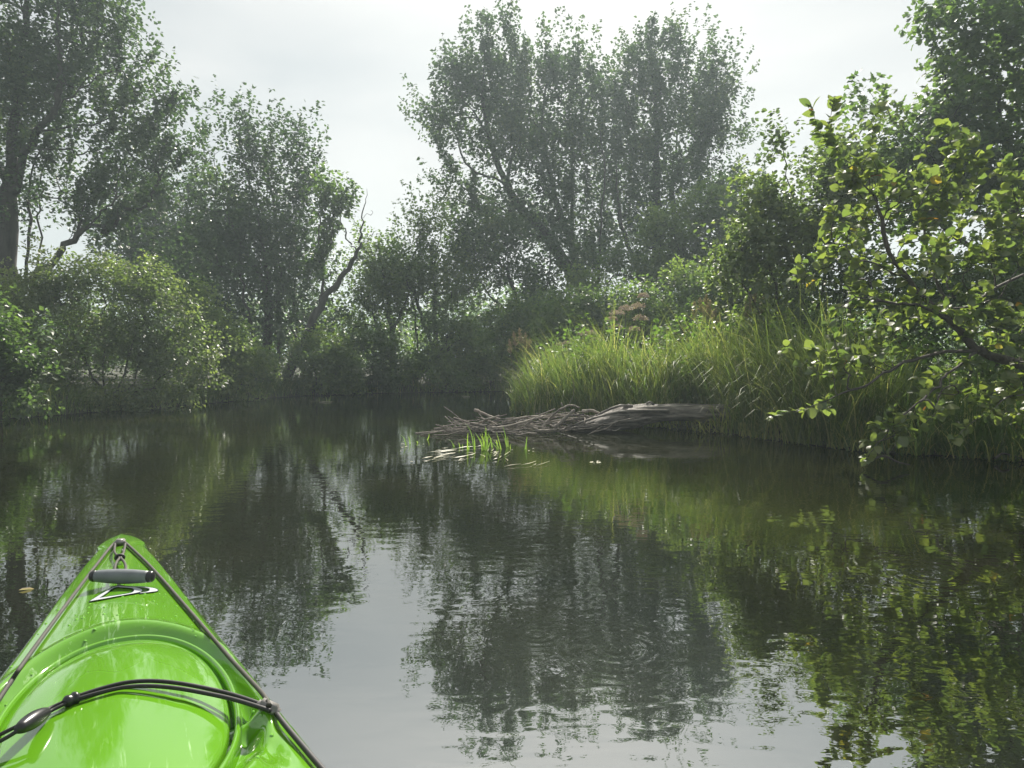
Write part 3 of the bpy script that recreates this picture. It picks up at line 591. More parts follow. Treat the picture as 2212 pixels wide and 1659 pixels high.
# largest as seen: size over depth, leaves in frame, nearer first
pix = lsz / lp[:, 1]; u_ = lp[:, 0] / lp[:, 1] * FPX + 1106
score = pix * (u_ < 2212) + rng.random(nL) * 0.001; score[-18:] = 10
order = np.argsort(-score); single, rest = order[:300], order[300:]
lm_cache = {}
for i in single:
    v = int(rng.integers(len(ALD))); tb = round(float(ltint[i]) * 14) / 14
    key = (v, tb)
    if key not in lm_cache:
        tv, tf = ALD[v]; ob = mesh('leaf', tv, tf, M_alder, alder, np.full(len(tf), tb), smooth=True); lm_cache[key] = ob.data
    else:
        ob = bpy.data.objects.new('leaf', lm_cache[key]); C.objects.link(ob); ob.parent = alder
    D = ld[i]; X = unit(np.cross(D, ln[i])); Z = np.cross(X, D); s = lsz[i]
    from mathutils import Matrix
    ob.matrix_local = Matrix(((X[0] * s, D[0] * s, Z[0] * s, lp[i][0] - ab[0]), (X[1] * s, D[1] * s, Z[1] * s, lp[i][1] - ab[1]), (X[2] * s, D[2] * s, Z[2] * s, lp[i][2] - ab[2]), (0, 0, 0, 1)))
g = Geo()
for v in range(len(ALD)):
    idx = rest[v::len(ALD)]; V, F = place_leaves(lp[idx], ld[idx], ln[idx], lsz[idx], ALD[v], 1.0); g.add(V - ab, F, np.repeat(ltint[idx], len(ALD[v][1])))
fo = g.build('foliage', M_alder, alder, smooth=True); fo['kind'] = 'stuff'
for li, gg in ask.geos(0.0022, 0.05, 0.06).items():
    gg.V = [v - ab for v in gg.V]
    ob = gg.build('twigs' if li == -1 else 'trunk' if li == 0 else 'branch', M_twig, alder, smooth=True, tinted=False)
    if li == -1: ob['kind'] = 'stuff'

# ------------------------------------------------------------------ grass and low growth
def blades(P, az, L_, lean, curve, width, tint, seg=5):
    """arching blades: root P, azimuth az, length, first tilt from vertical, added tilt along the blade"""
    n = len(P); h = np.stack([np.cos(az), np.sin(az), np.zeros(n)], -1); s = np.stack([-np.sin(az), np.cos(az), np.zeros(n)], -1)
    pts = [P]; 
    for k in range(seg):
        th = lean + curve * ((k + 0.5) / seg) ** 1.3
        pts.append(pts[-1] + (L_ / seg)[:, None] * (h * np.sin(th)[:, None] + np.array([0, 0, 1.0]) * np.cos(th)[:, None]))
    V = []
    for k, p in enumerate(pts):
        w = (width * (1 - (k / seg) ** 1.6) * 0.5)[:, None]
        V += [p - s * w, p + s * w] if k < seg else [p]
    V = np.stack(V, 1); nv = V.shape[1]; F = []
    for k in range(seg - 1):
        a = 2 * k; F += [(a, a + 1, a + 3), (a, a + 3, a + 2)]
    a = 2 * (seg - 1); F.append((a, a + 1, a + 2)); F = np.array(F)
    FF = (np.arange(n)[:, None, None] * nv + F[None]).reshape(-1, 3)
    return V.reshape(-1, 3), FF, np.repeat(tint, len(F))
def tuft_field(name, label, region, n_tufts, per, hmin, hmax, out=(0, -1), tint=(0.5, 0.18), width=(0.008, 0.016), edge=1.6, bias=0.35, group=None, spread=0.09, curve=(0.6, 2.3), keep=None, clumps=None, dryness=0.09):
    """tufts of arching blades over a box (x0, x1, y0, y1), on land within EDGE metres of the water"""
    x0, x1, y0, y1 = region; P = []
    while len(P) < n_tufts:
        X = rng.uniform(x0, x1, 4000); Y = rng.uniform(y0, y1, 4000); d = river_dist(X, Y)
        ok = (d > -0.05) & (d < edge)
        if keep is not None: ok &= keep(X, Y)
        P += list(np.stack([X[ok], Y[ok]], -1))
    P = np.array(P[:n_tufts]); H = rng.uniform(hmin, hmax, n_tufts)
    hn = np.array([mnoise.noise(Vector((p[0] * 1.5, p[1] * 1.5, 3.3))) for p in P]); H *= 1 + 0.30 * hn
    if clumps: H *= 0.52 + 0.62 * np.max([np.exp(-((P[:, 0] - cx) ** 2 + (P[:, 1] - cy_) ** 2) / r_c ** 2) for cx, cy_, r_c in clumps], axis=0)
    B = np.repeat(P, per, 0) + rng.normal(0, spread, (n_tufts * per, 2)); n = len(B)
    B = np.concatenate([B, np.maximum(height(B[:, 0], B[:, 1]), -0.03)[:, None] - 0.01], 1)
    oa = math.atan2(out[1], out[0]); az = np.where(rng.random(n) < bias, oa + rng.normal(0, 0.6, n), rng.uniform(0, 2 * math.pi, n))
    tb = np.repeat(tint[0] + 0.25 * hn, per) + rng.normal(0, tint[1], n); dry = rng.random(n) < dryness; tb = np.clip(tb, 0, 0.88); tb[dry] = rng.uniform(0.92, 1, dry.sum())
    Lb = np.repeat(H, per) * rng.uniform(0.55, 1.25, n)
    V, F, T = blades(B, az, Lb, rng.uniform(0.02, 0.3, n), rng.uniform(*curve, n), rng.uniform(*width, n), tb)
    V[:, 2] = np.maximum(V[:, 2], 0.01)
    o = mesh(name, V, F, M_grass, None, T); tag(o, label, 'grass', group, 'stuff'); return o
tuft_field('sedge_grass', 'tall arching grass covering the left tip of the grassy point behind the stick pile', (-0.1, 2.0, 9.2, 13.5), 330, 24, 1.0, 1.55, out=(-0.6, -0.8), edge=1.9, clumps=[(0.6, 11.4, 0.9), (1.35, 10.6, 0.75)], group='tall grass on the point')
tuft_field('sedge_grass', 'tall yellow-green grass on the point where the log meets the bank', (1.9, 4.2, 6.9, 10.5), 330, 24, 0.98, 1.5, out=(-0.7, -0.7), edge=1.5, tint=(0.55, 0.16), clumps=[(2.65, 9.5, 0.8), (3.1, 8.5, 0.7), (3.55, 7.6, 0.6)], keep=lambda X, Y: ~((X < 2.6) & (Y < 9.25)), group='tall grass on the point')
tuft_field('bank_grass', 'darker short grass along the right bank under the alder', (3.0, 6.5, 4.8, 7.6), 240, 20, 0.35, 0.7, out=(-0.6, -0.8), edge=1.3, tint=(0.22, 0.15), group='grass along the banks')
tuft_field('bank_grass', 'low grass along the left bank below the willow bush', (-9.5, -5.0, 7.5, 19), 260, 12, 0.3, 0.6, out=(0.8, -0.5), edge=0.5, tint=(0.3, 0.15), group='grass along the banks', width=(0.008, 0.014))
tuft_field('bank_grass', 'low grass along the far bank at the bend', (-6, 10, 17, 23), 320, 12, 0.3, 0.6, out=(0.0, -1), edge=0.7, tint=(0.45, 0.15), group='grass along the banks', width=(0.010, 0.018), keep=lambda X, Y: Y > 18)
tuft_field('meadow_grass', 'rough meadow grass behind the tall grass on the point', (1.5, 9, 8, 16), 420, 14, 0.45, 0.8, out=(0, -1), edge=6, tint=(0.42, 0.18), width=(0.008, 0.015), keep=lambda X, Y: river_dist(X, Y) > 1.2)

tuft_field('dead_grass', 'dead straw-coloured grass trailing at the waterline of the right bank', (-0.2, 6.5, 4.5, 13), 150, 9, 0.22, 0.5, out=(-0.7, -0.7), edge=0.22, bias=0.8, curve=(1.3, 2.6), dryness=0.75, group='grass along the banks')
# undergrowth and the far wood
def leaf_mass(name, label, P, D, n, leaf, sl, sr, lm, tint0):
    bt = np.array([tint0 + 0.5 * mnoise.noise(Vector(p * 0.5)) for p in P])
    V, F, T = spray_leaves(P, D, sl * rng.uniform(0.6, 1.3, len(P)), n, leaf, sr, DIAMOND, 0.75, bt); V[:, 2] = np.maximum(V[:, 2], 0.02)
    o = mesh(name, V, F, lm, None, T); tag(o, label, 'undergrowth', None, 'stuff'); return o
def on_land(x0, x1, y0, y1, n, dmin=0.0, dmax=99):
    out = []
    while len(out) < n:
        X = rng.uniform(x0, x1, 5000); Y = rng.uniform(y0, y1, 5000); d = river_dist(X, Y); ok = (d > dmin) & (d < dmax); out += list(np.stack([X[ok], Y[ok]], -1))
    return np.array(out[:n])
Q = on_land(-24, -5, 8, 30, 1700, 0.1); Z = height(Q[:, 0], Q[:, 1]) + rng.uniform(0, 1.2, len(Q))
leaf_mass('undergrowth', 'shady undergrowth beneath the trees of the left bank', np.c_[Q, Z], unit(rng.normal(0, 0.5, (len(Q), 3)) + [0, 0, 1]), 18, 0.11, 0.5, 0.22, M_tree, 0.4)
Q = on_land(-6, 26, 20, 34, 1100, 0.3); Z = height(Q[:, 0], Q[:, 1]) + rng.uniform(0, 1.6, len(Q))
leaf_mass('undergrowth', 'undergrowth beneath the trees across the river bend', np.c_[Q, Z], unit(rng.normal(0, 0.5, (len(Q), 3)) + [0, 0, 1]), 18, 0.13, 0.6, 0.25, M_tree, 0.55)
Q = on_land(2.5, 16, 5, 16, 700, 1.3); Z = height(Q[:, 0], Q[:, 1]) + rng.uniform(0, 1.1, len(Q))
leaf_mass('undergrowth', 'leafy undergrowth on the right bank behind the tall grass', np.c_[Q, Z], unit(rng.normal(0, 0.5, (len(Q), 3)) + [0, 0, 1]), 22, 0.075, 0.4, 0.16, M_tree, 0.4)
Q = on_land(0.2, 4.2, 7.2, 12.6, 150, 0.25, 1.8); Z = height(Q[:, 0], Q[:, 1]) + rng.uniform(0.15, 0.95, len(Q))
leaf_mass('undergrowth', 'leafy weeds growing up through the tall grass on the point', np.c_[Q, Z], unit(rng.normal(0, 0.5, (len(Q), 3)) + [0, 0, 1]), 16, 0.075, 0.45, 0.10, M_bright, 0.35)
ang = rng.uniform(-0.95, 0.95, 2600); dist = rng.uniform(42, 64, 2600); Xw, Yw = np.sin(ang) * dist, np.cos(ang) * dist
top = 4.2 + 2.2 * np.array([mnoise.noise(Vector((a * 6, 1.7, 0))) + 0.6 * mnoise.noise(Vector((a * 17, 5.1, 0))) for a in ang])
Zw = rng.random(2600) ** 0.7 * np.maximum(top, 1.5)
leaf_mass('far_wood', 'low distant wood closing the view behind the bank trees', np.c_[Xw, Yw, Zw], unit(rng.normal(0, 0.4, (2600, 3)) + [0, 0, 1]), 26, 0.30, 1.4, 0.6, M_tree, 0.35)

# ------------------------------------------------------------------ flowers and plumes on the point
def joe_pye(px, py, depth, heads, label):
    b = at(px, py, depth); b[2] = gz(b[0], b[1]) - 0.02; root = empty('flower_plant', b); tag(root, label, 'flower', 'pink flower plants on the point')
    for (hx, hy, hr) in heads:
        h = at(hx, hy, depth + random.uniform(-0.15, 0.15)); mid = (b + h) / 2 + rng.normal(0, 0.04, 3)
        V, F = tube(spline([b, mid, h], 5) - b, np.linspace(0.008, 0.004, 11), 5); st = mesh('stem', V, F, M_twig, root, smooth=True)
        n = 170; d = unit(rng.normal(0, 1, (n, 3))); d[:, 2] = np.abs(d[:, 2]) * 0.8 - 0.15
        r_m = hr * depth / FPX; P = h + d * np.array([1.1, 1.1, 0.95]) * r_m * rng.random((n, 1)) ** 0.4
        V, F = place_leaves(P, d + rng.normal(0, 0.5, d.shape), rng.normal(0, 1, d.shape), np.full(n, 0.028), DIAMOND, 0.8)
        mesh('flower_head', V - b, F, M_flower, root, np.repeat(rng.random(n), 2))['kind'] = 'stuff'
    S_ = np.array([b + (at(heads[0][0], heads[0][1], depth) - b) * t_ for t_ in np.linspace(0.3, 0.9, 22)])
    d = rng.normal(0, 1, S_.shape); d[:, 2] = -0.1
    V, F = place_leaves(S_, d, np.tile([0, 0, 1.0], (len(S_), 1)), np.full(len(S_), 0.12), OVAL, 0.4)
    lv = mesh('leaves', V - b, F, M_tree, root, np.full(len(F), 0.6)); lv['kind'] = 'stuff'
joe_pye(1345, 860, 11.6, [(1333, 678, 15), (1352, 668, 13), (1330, 708, 13), (1322, 690, 10)], 'loose cluster of dusty pink flower heads just left of the tallest pink heads')
joe_pye(1380, 860, 11.4, [(1378, 664, 16), (1383, 690, 16), (1370, 712, 11), (1390, 640, 10)], 'tallest dusty pink flower heads, rising between the grass and the leafy bush')
joe_pye(1270, 870, 12.0, [(1262, 722, 11), (1278, 720, 10), (1285, 735, 8)], 'small pale pink flower heads low above the middle of the tall grass')
joe_pye(1235, 870, 12.2, [(1225, 742, 8), (1210, 745, 7)], 'smallest faded flower heads nearest the left tip of the tall grass')
def plume(px, py, depth, tips, label):
    b = at(px, py, depth); b[2] = gz(b[0], b[1]) - 0.02; root = empty('reed_grass', b); tag(root, label, 'grass stalk', 'dry grass plumes on the point')
    for (hx, hy) in tips:
        h = at(hx, hy, depth + random.uniform(-0.2, 0.2)); mid = (b + h) / 2 + rng.normal(0, 0.05, 3); c = spline([b, mid, h], 8)
        V, F = tube(c - b, np.linspace(0.004, 0.0015, len(c)), 4); mesh('stalk', V, F, M_plume, root, np.full(len(F), 0.3))
        n = 90; t_ = rng.random(n); d0 = unit(h - mid); P = h - d0 * (0.26 * t_)[:, None]
        d = d0 * 1.0 + rng.normal(0, 0.45, (n, 3)); V, F = place_leaves(P, d, rng.normal(0, 1, (n, 3)), 0.05 + 0.06 * t_, DIAMOND, 0.16)
        mesh('plume', V - b, F, M_plume, root, np.repeat(rng.random(n), 2))['kind'] = 'stuff'
plume(1515, 850, 10.5, [(1500, 655), (1512, 648), (1522, 662), (1535, 652), (1545, 668), (1525, 640)], 'tan feathery grass plumes above the yellow-green grass, beside the leafy bush')
plume(1630, 850, 10.0, [(1620, 640), (1632, 632), (1640, 648), (1650, 640), (1612, 655)], 'tan grass plumes right above the grass, nearest the alder branches')
plume(1130, 880, 12.6, [(1110, 720), (1122, 712), (1100, 735), (1135, 722), (1145, 735)], 'tan grass plumes leaning over the left tip of the tall grass')

# ------------------------------------------------------------------ log and driftwood
DL = 8.75
def xz(x, y, d=DL): return at(x, y, d)
m, t, o = mat('weathered_log'); L = t.links
tcn = N(t, 'ShaderNodeTexCoord'); mpn = N(t, 'ShaderNodeMapping'); mpn.inputs['Scale'].default_value = (1.2, 14, 14); L.new(tcn.outputs['Object'], mpn.inputs[0])
n1 = N(t, 'ShaderNodeTexNoise', i_Scale=2.5, i_Detail=8.0, i_Roughness=0.65, i_Distortion=0.5); L.new(mpn.outputs[0], n1.inputs['Vector'])
r1 = ramp(t, [(0.36, (0.03, 0.026, 0.022)), (0.50, (0.17, 0.15, 0.13)), (0.66, (0.34, 0.30, 0.255))]); L.new(n1.outputs['Fac'], r1.inputs[0])
pr = N(t, 'ShaderNodeBsdfPrincipled', i_Roughness=0.75); L.new(r1.outputs[0], pr.inputs['Base Color'])
bp = N(t, 'ShaderNodeBump', i_Strength=0.9, i_Distance=0.02); L.new(n1.outputs['Fac'], bp.inputs['Height']); L.new(bp.outputs[0], pr.inputs['Normal']); L.new(pr.outputs[0], o.inputs[0])
M_log = m
k8 = 2212 / 2560 
def c8(x, y): return ((900 + x / 2.304) * k8, (740 + y / 2.304) * k8)   # pixel of my close-up of the log
prof = [(1150, 766, 774), (1230, 742, 776), (1310, 706, 778), (1390, 680, 780), (1450, 658, 779), (1500, 634, 776), (1560, 630, 768), (1620, 624, 752), (1660, 620, 735), (1720, 626, 722), (1800, 624, 718), (1900, 624, 716), (2000, 624, 716), (2160, 626, 720)]
Vl = []; sidesL = 26
xs = [c8(p_[0], 0)[0] for p_ in prof]; tops = [c8(0, p_[1])[1] for p_ in prof]; bots = [c8(0, p_[2])[1] for p_ in prof]
xi = np.linspace(xs[0], xs[-1], 60); ti = np.interp(xi, xs, tops); bi = np.interp(xi, xs, bots)
for i, (x, a, b_) in enumerate(zip(xi, ti, bi)):
    A, B = xz(x, a), xz(x, b_); c = (A + B) / 2; hh = max((A[2] - B[2]) / 2, 0.008); f_ = i / 59
    hd = 0.10 + 0.10 * math.exp(-((f_ - 0.25) / 0.22) ** 2); hd = min(hd, 0.03 + 0.9 * f_)
    for s in range(sidesL):
        q_ = 2 * math.pi * s / sidesL
        rr = 1 + 0.07 * math.sin(5 * q_ + 3 * f_) + 0.05 * math.sin(11 * q_ + 6 * f_) + 0.10 * mnoise.noise(Vector((f_ * 5, math.cos(q_) * 1.8, math.sin(q_) * 1.8))) + 0.04 * mnoise.noise(Vector((f_ * 22, math.cos(q_) * 5, math.sin(q_) * 5)))
        Vl.append((c[0], c[1] + hd * rr * math.cos(q_), c[2] + hh * rr * math.sin(q_)))
i = np.arange(59)[:, None] * sidesL; j = np.arange(sidesL)[None]; k = (j + 1) % sidesL
Fl = [tuple(f) for f in np.stack([i + j, i + sidesL + j, i + sidesL + k, i + k], -1).reshape(-1, 4)] + [tuple(range(sidesL)), tuple(range(59 * sidesL, 60 * sidesL))[::-1]]
lo = np.array([Vl[0][0], DL, 0.0]); Vl = np.array(Vl) - lo
logroot = empty('driftwood_log', lo); tag(logroot, 'weathered grey log with a flared split end resting on the water beside the stick pile', 'log')
mesh('log_body', Vl, Fl, M_log, logroot, smooth=True)
# splintered roots and ridges
for (pts, r_) in [([(1180, 764, -0.12), (1320, 712, -0.17), (1470, 672, -0.19), (1600, 660, -0.16), (1780, 662, -0.13)], (0.012, 0.022)), ([(1360, 692, -0.05), (1420, 660, -0.06), (1500, 632, -0.05), (1570, 634, -0.03)], (0.012, 0.02)),
                  ([(1650, 622, -0.02), (1668, 612, -0.02), (1690, 622, 0.0)], (0.015, 0.012)), ([(1300, 745, -0.2), (1420, 730, -0.22), (1560, 718, -0.19), (1680, 700, -0.14)], (0.008, 0.02))]:
    Pp = spline([at(*c8(a, b_), DL + d_) for a, b_, d_ in pts], 6); V, F = tube(Pp - lo, np.linspace(r_[0], r_[1], len(Pp)), 7, 0.12); mesh('root_ridge', V, F, M_log, logroot, smooth=True)

def stick(P, r, label, rough=0.06, m=None):
    P = np.asarray(P, float); c = P.mean(0); c[2] = P[:, 2].min()
    V, F = tube(P - c, r, 7, rough); o = mesh('driftwood_stick', V, F, m or M_pale, None, smooth=True, loc=c)
    tag(o, label, 'stick', 'driftwood sticks in the pile'); return o
named = [([(660, 655), (740, 690), (810, 712)], 8.9, 0.020, 'dark bare stick pointing up left out of the far side of the stick pile'),
         ([(690, 730), (745, 706), (805, 688)], 8.55, 0.016, 'straight pale stick rising to the right, crossing the dark stick on the pile'),
         ([(545, 722), (600, 716), (660, 718), (690, 712)], 8.7, 0.006, 'thin pale twig reaching out flat over the water to the left'),
         ([(1045, 765), (1095, 700), (1150, 655), (1210, 628), (1265, 645)], 8.5, 0.016, 'long curved pale branch arching over the top of the pile'),
         ([(1120, 760), (1170, 715), (1235, 655)], 8.42, 0.028, 'thickest short grey stick leaning on the log end of the pile'),
         ([(1160, 618), (1172, 650), (1185, 678)], 8.6, 0.008, 'short forked twig standing upright on the pile'),
         ([(1010, 775), (1060, 774), (1135, 768)], 8.35, 0.014, 'pale bleached stick lying flat on the water at the foot of the log'),
         ([(1205, 628), (1228, 570), (1232, 520), (1215, 450)], 8.7, 0.004, 'tall thin bare shoot standing up from the top of the pile'),
         ([(740, 762), (850, 752), (960, 720), (1060, 692)], 8.45, 0.019, 'long brown stick along the front of the pile'),
         ([(820, 730), (950, 698), (1100, 690), (1200, 672)], 8.75, 0.017, 'long stick along the back top of the pile'),
         ([(950, 748), (985, 718), (1020, 690)], 8.38, 0.010, 'slim stick slanting across the front of the pile'),
         ([(320, 793), (380, 786), (450, 778)], 8.45, 0.010, 'bleached stick floating at the far left end of the pile'),
         ([(440, 742), (475, 752), (520, 768)], 8.5, 0.009, 'forked twig tilted up at the left end of the pile'),
         ([(1280, 665), (1340, 660), (1400, 690)], 8.85, 0.022, 'grey stick wedged between the pile and the log')]
for pts, d, r_, lab in named:
    P = spline([at(*c8(a, b_), d + random.uniform(-0.05, 0.05)) for a, b_ in pts], 5); P[:, 2] = np.maximum(P[:, 2], 0.006)
    stick(P + rng.normal(0, 0.003, P.shape), np.linspace(r_, r_ * 0.6, len(P)), lab)
def pile_h(X): return np.interp(X, [-1.2, -0.9, -0.5, -0.1, 0.3, 0.75, 1.0, 1.2], [0.0, 0.05, 0.10, 0.16, 0.20, 0.27, 0.25, 0.18])
kinds = ['thin grey driftwood stick tangled in the low left part of the pile', 'weathered driftwood stick jumbled in the middle of the pile', 'driftwood stick jumbled at the top of the pile beside the log']
for i in range(120):
    x = rng.uniform(-0.78, 1.15); y = DL + rng.normal(-0.05, 0.20); L_ = rng.uniform(0.25, 0.85); H_ = pile_h(x)
    z = max(0.012, H_ * rng.random() ** 0.8 * (1 - min(1, abs(y - DL + .05) / 0.6))); a = rng.normal(0, 0.55) + (math.pi if rng.random() < 0.5 else 0); e_ = rng.normal(0.0, 0.22)
    d = np.array([math.cos(a) * math.cos(e_), math.sin(a) * math.cos(e_), math.sin(e_)])
    P = np.array([x, y, z]) + d * np.linspace(-0.5, 0.5, 6)[:, None] * L_ + np.cumsum(rng.normal(0, 0.012, (6, 3)), 0); P[:, 2] = np.maximum(P[:, 2], 0.004)
    rs_, pale_ = rng.uniform(0.003, 0.0115), rng.random() < 0.6
    where = 'in the low left tip' if x < -0.5 else 'left of the middle' if x < 0.0 else 'in the middle' if x < 0.5 else 'near the log'
    lab = ('thin ' if rs_ < 0.007 else 'stout ') + ('short ' if L_ < 0.45 else 'long ' if L_ > 0.65 else '') + ('pale grey' if pale_ else 'dark brown') + (' level' if abs(e_) < 0.12 else ' tilted' if abs(e_) < 0.3 else ' steep') + ' stick ' + where + (', back' if y > DL else ', front') + ' of the pile'
    stick(P, np.linspace(1, 0.55, 6) * rs_, lab, m=M_pale if pale_ else M_twig)

# ------------------------------------------------------------------ water sedge and floating bits
k4 = 2212 / 2560
def c4(x, y): return ((1000 + x / 6.144) * k4, (1000 + y / 6.144) * k4)
def sedge(roots, label, floats=()):
    b = onz(*c4(*roots[0][:2]), 0); b[2] = -0.02; root = empty('water_sedge', b); tag(root, label, 'water plant', 'sedges growing in the river')
    for (x, y, tx, ty) in roots:
        p = onz(*c4(x, y), -0.02); tp = at(*c4(tx, ty), p[1] + random.uniform(-0.06, 0.06)); mid = (p + tp) / 2 + np.array([0, 0, 0.02]) + rng.normal(0, 0.008, 3)
        P = spline([p, mid, tp], 4); w = np.linspace(0.5, 0.06, len(P))[:, None] * random.uniform(0.011, 0.018); s = np.array([1.0, 0.25, 0]); n_ = np.array([0, 0.004, 0])
        V = np.concatenate([P - s * w, P + n_, P + s * w]); m_ = len(P); ii_ = np.arange(m_ - 1)
        F = np.concatenate([np.stack([ii_, ii_ + m_, ii_ + m_ + 1, ii_ + 1], -1), np.stack([ii_ + m_, ii_ + 2 * m_, ii_ + 2 * m_ + 1, ii_ + m_ + 1], -1)])
        mesh('blade', V - b, F, M_sedge, root, np.full(len(F), random.random()))
    for (x0, y0, x1, y1, wd) in floats:
        a, c = onz(*c4(x0, y0), 0.008), onz(*c4(x1, y1), 0.012); P = spline([a, (a + c) / 2 + np.array([rng.normal(0, .01), rng.normal(0, .03), 0.003]), c], 4)
        d = unit(c - a); s = np.array([-d[1], d[0], 0.0]); w = (np.sin(np.linspace(0.25, 2.9, len(P))) * wd * 0.42)[:, None]
        V = np.concatenate([P - s * w, P + np.array([0, 0, 0.004]), P + s * w]); m_ = len(P); ii_ = np.arange(m_ - 1)
        F = np.concatenate([np.stack([ii_, ii_ + 1, ii_ + m_ + 1, ii_ + m_], -1), np.stack([ii_ + m_, ii_ + m_ + 1, ii_ + 2 * m_ + 1, ii_ + 2 * m_], -1)])
        mesh('floating_blade', V - b, F, M_straw, root, np.full(len(F), random.random()))
main = [(1320, 790, 1310, 400), (1300, 800, 1225, 590), (1290, 790, 1230, 520), (1310, 780, 1390, 520), (1330, 800, 1420, 590), (1300, 790, 1150, 500), (1140, 780, 1010, 360), (1145, 790, 1140, 570), (1040, 790, 1045, 500), (1050, 800, 1065, 620),
        (1300, 800, 1330, 430), (1280, 780, 1260, 500), (1530, 790, 1330, 560), (1540, 780, 1420, 600), (1560, 790, 1480, 490), (1640, 760, 1550, 490), (1650, 750, 1580, 400), (1660, 750, 1650, 560), (1700, 780, 1705, 670), (830, 740, 720, 600), (840, 750, 795, 650),
        (920, 750, 880, 660), (925, 760, 900, 650), (960, 760, 960, 675), (1110, 720, 940, 550), (1320, 780, 1290, 470), (1340, 760, 1300, 600), (1270, 810, 1200, 560), (1420, 760, 1340, 520), (1500, 740, 1440, 610), (1285, 800, 1270, 620), (1305, 810, 1345, 640), (1150, 770, 1130, 520), (1350, 770, 1370, 480)]
fl = [(420, 805, 880, 750, 0.010), (540, 815, 870, 770, 0.008), (340, 900, 500, 865, 0.009), (520, 890, 850, 810, 0.011), (490, 920, 760, 860, 0.007), (770, 885, 1110, 830, 0.011), (780, 900, 1000, 870, 0.007), (880, 745, 1180, 715, 0.010), (1180, 718, 1310, 690, 0.009),
      (1000, 820, 1150, 830, 0.011), (1060, 850, 1160, 800, 0.009), (900, 935, 980, 900, 0.008), (1390, 810, 1480, 790, 0.010), (1430, 830, 1520, 800, 0.010), (1460, 860, 1560, 830, 0.011), (1430, 915, 1490, 895, 0.010), (1620, 900, 1650, 935, 0.010), (1530, 890, 1560, 860, 0.010),
      (1340, 790, 1360, 740, 0.012), (1600, 850, 1690, 790, 0.008), (1690, 770, 1730, 765, 0.010), (640, 740, 740, 735, 0.010), (550, 770, 640, 765, 0.008), (1400, 780, 1440, 750, 0.010), (590, 850, 640, 840, 0.008), (1230, 840, 1300, 880, 0.012)]
sedge(main, 'bright green sedge clump in the water before the stick pile, with bleached floating blades', fl)
bent = [(1680, 880, 1672, 670)]
sedge([(100, 720, 0, 530), (160, 705, 125, 555), (95, 700, 30, 650)], 'few slanting sedge blades in the water left of the main clump', [(20, 685, 80, 680, 0.012), (20, 735, 50, 730, 0.012), (80, 725, 110, 722, 0.010)])
sedge([(410, 640, 445, 515), (285, 690, 265, 630)], 'two lone thin sedge blades between the slanting blades and the main clump', [(270, 695, 292, 690, 0.012), (350, 680, 372, 678, 0.012), (160, 952, 200, 950, 0.01), (0, 795, 20, 788, 0.012)])
sedge([(1920, 790, 1955, 560), (1935, 720, 1950, 560)], 'single upright sedge blade right of the main clump', [(2030, 755, 2060, 750, 0.012), (1975, 790, 1995, 785, 0.012), (2035, 800, 2050, 795, 0.01), (1860, 1000, 2090, 940, 0.006), (1600, 1025, 1860, 985, 0.005), (2040, 990, 2090, 980, 0.012), (2090, 1010, 2300, 940, 0.006)])
def i4(x, y): return ((x / k4 - 1000) * 6.144, (y / k4 - 1000) * 6.144)
def far_sprig(px, py, label, n=5):
    ro, flo = [], []
    for _ in range(n):
        x, y = i4(px + random.uniform(-16, 16), py + random.uniform(-1.5, 1.5)); ro.append((x, y, x + random.uniform(-40, 40), y - random.uniform(40, 110)))
        flo.append((x - random.uniform(40, 160), y + random.uniform(-4, 4), x + random.uniform(20, 90), y, 0.02))
    sedge(ro, label, flo)
far_sprig(705, 868, 'tiny green sprig standing in the water before the leaning dead trunk'); far_sprig(1000, 856, 'faint line of sedge and straw in the water at the river bend', 3)
# small white bits and strands on the surface
bits = [((1285, 1000), 'white foamy scrap floating alone right of the sedge clump', 0.05), ((2113 / 2.304 + 900, 0), None, 0)]
def scrap(px, py, r_, label, group=None):
    c = onz(px, py, 0.004); g_ = Geo()
    for k_ in range(7):
        p = np.array([rng.normal(0, r_), rng.normal(0, r_ * 0.8), 0.002]); V, F = place_leaves(p[None], np.array([[rng.normal(), rng.normal(), 0.15]]), np.array([[0, 0, 1.0]]), np.array([r_ * rng.uniform(0.6, 1.3)]), OVAL, 0.7)
        V[:, 2] = np.maximum(V[:, 2], 0.001); g_.add(V, F, np.full(len(F), rng.random()))
    o = g_.build('floating_scrap', M_straw); o.location = c; tag(o, label, 'floating scrap', group)
scrap(1285, 1000, 0.035, 'white scrap of foam floating alone right of the sedge clump', 'pale scraps floating on the river')
scrap(1571, 941, 0.025, 'white scrap floating against the bank just right of the log', 'pale scraps floating on the river')
scrap(1645, 946, 0.02, 'pale scrap floating at the foot of the right-hand grass', 'pale scraps floating on the river')
scrap(1865, 975, 0.018, 'tiny pale scrap beside the alder branch that dips into the water', 'pale scraps floating on the river')
yc = onz(40, 1275, 0.004); V, F = place_leaves(np.zeros((1, 3)), np.array([[0.8, 0.6, 0.02]]), np.array([[0, 0, 1.0]]), np.array([0.05]), OVAL, 0.35)
yl = mesh('floating_leaf', V, F, M_plume, None, np.full(len(F), 0.8), loc=yc); tag(yl, 'single small yellow leaf floating left of the kayak bow', 'leaf')
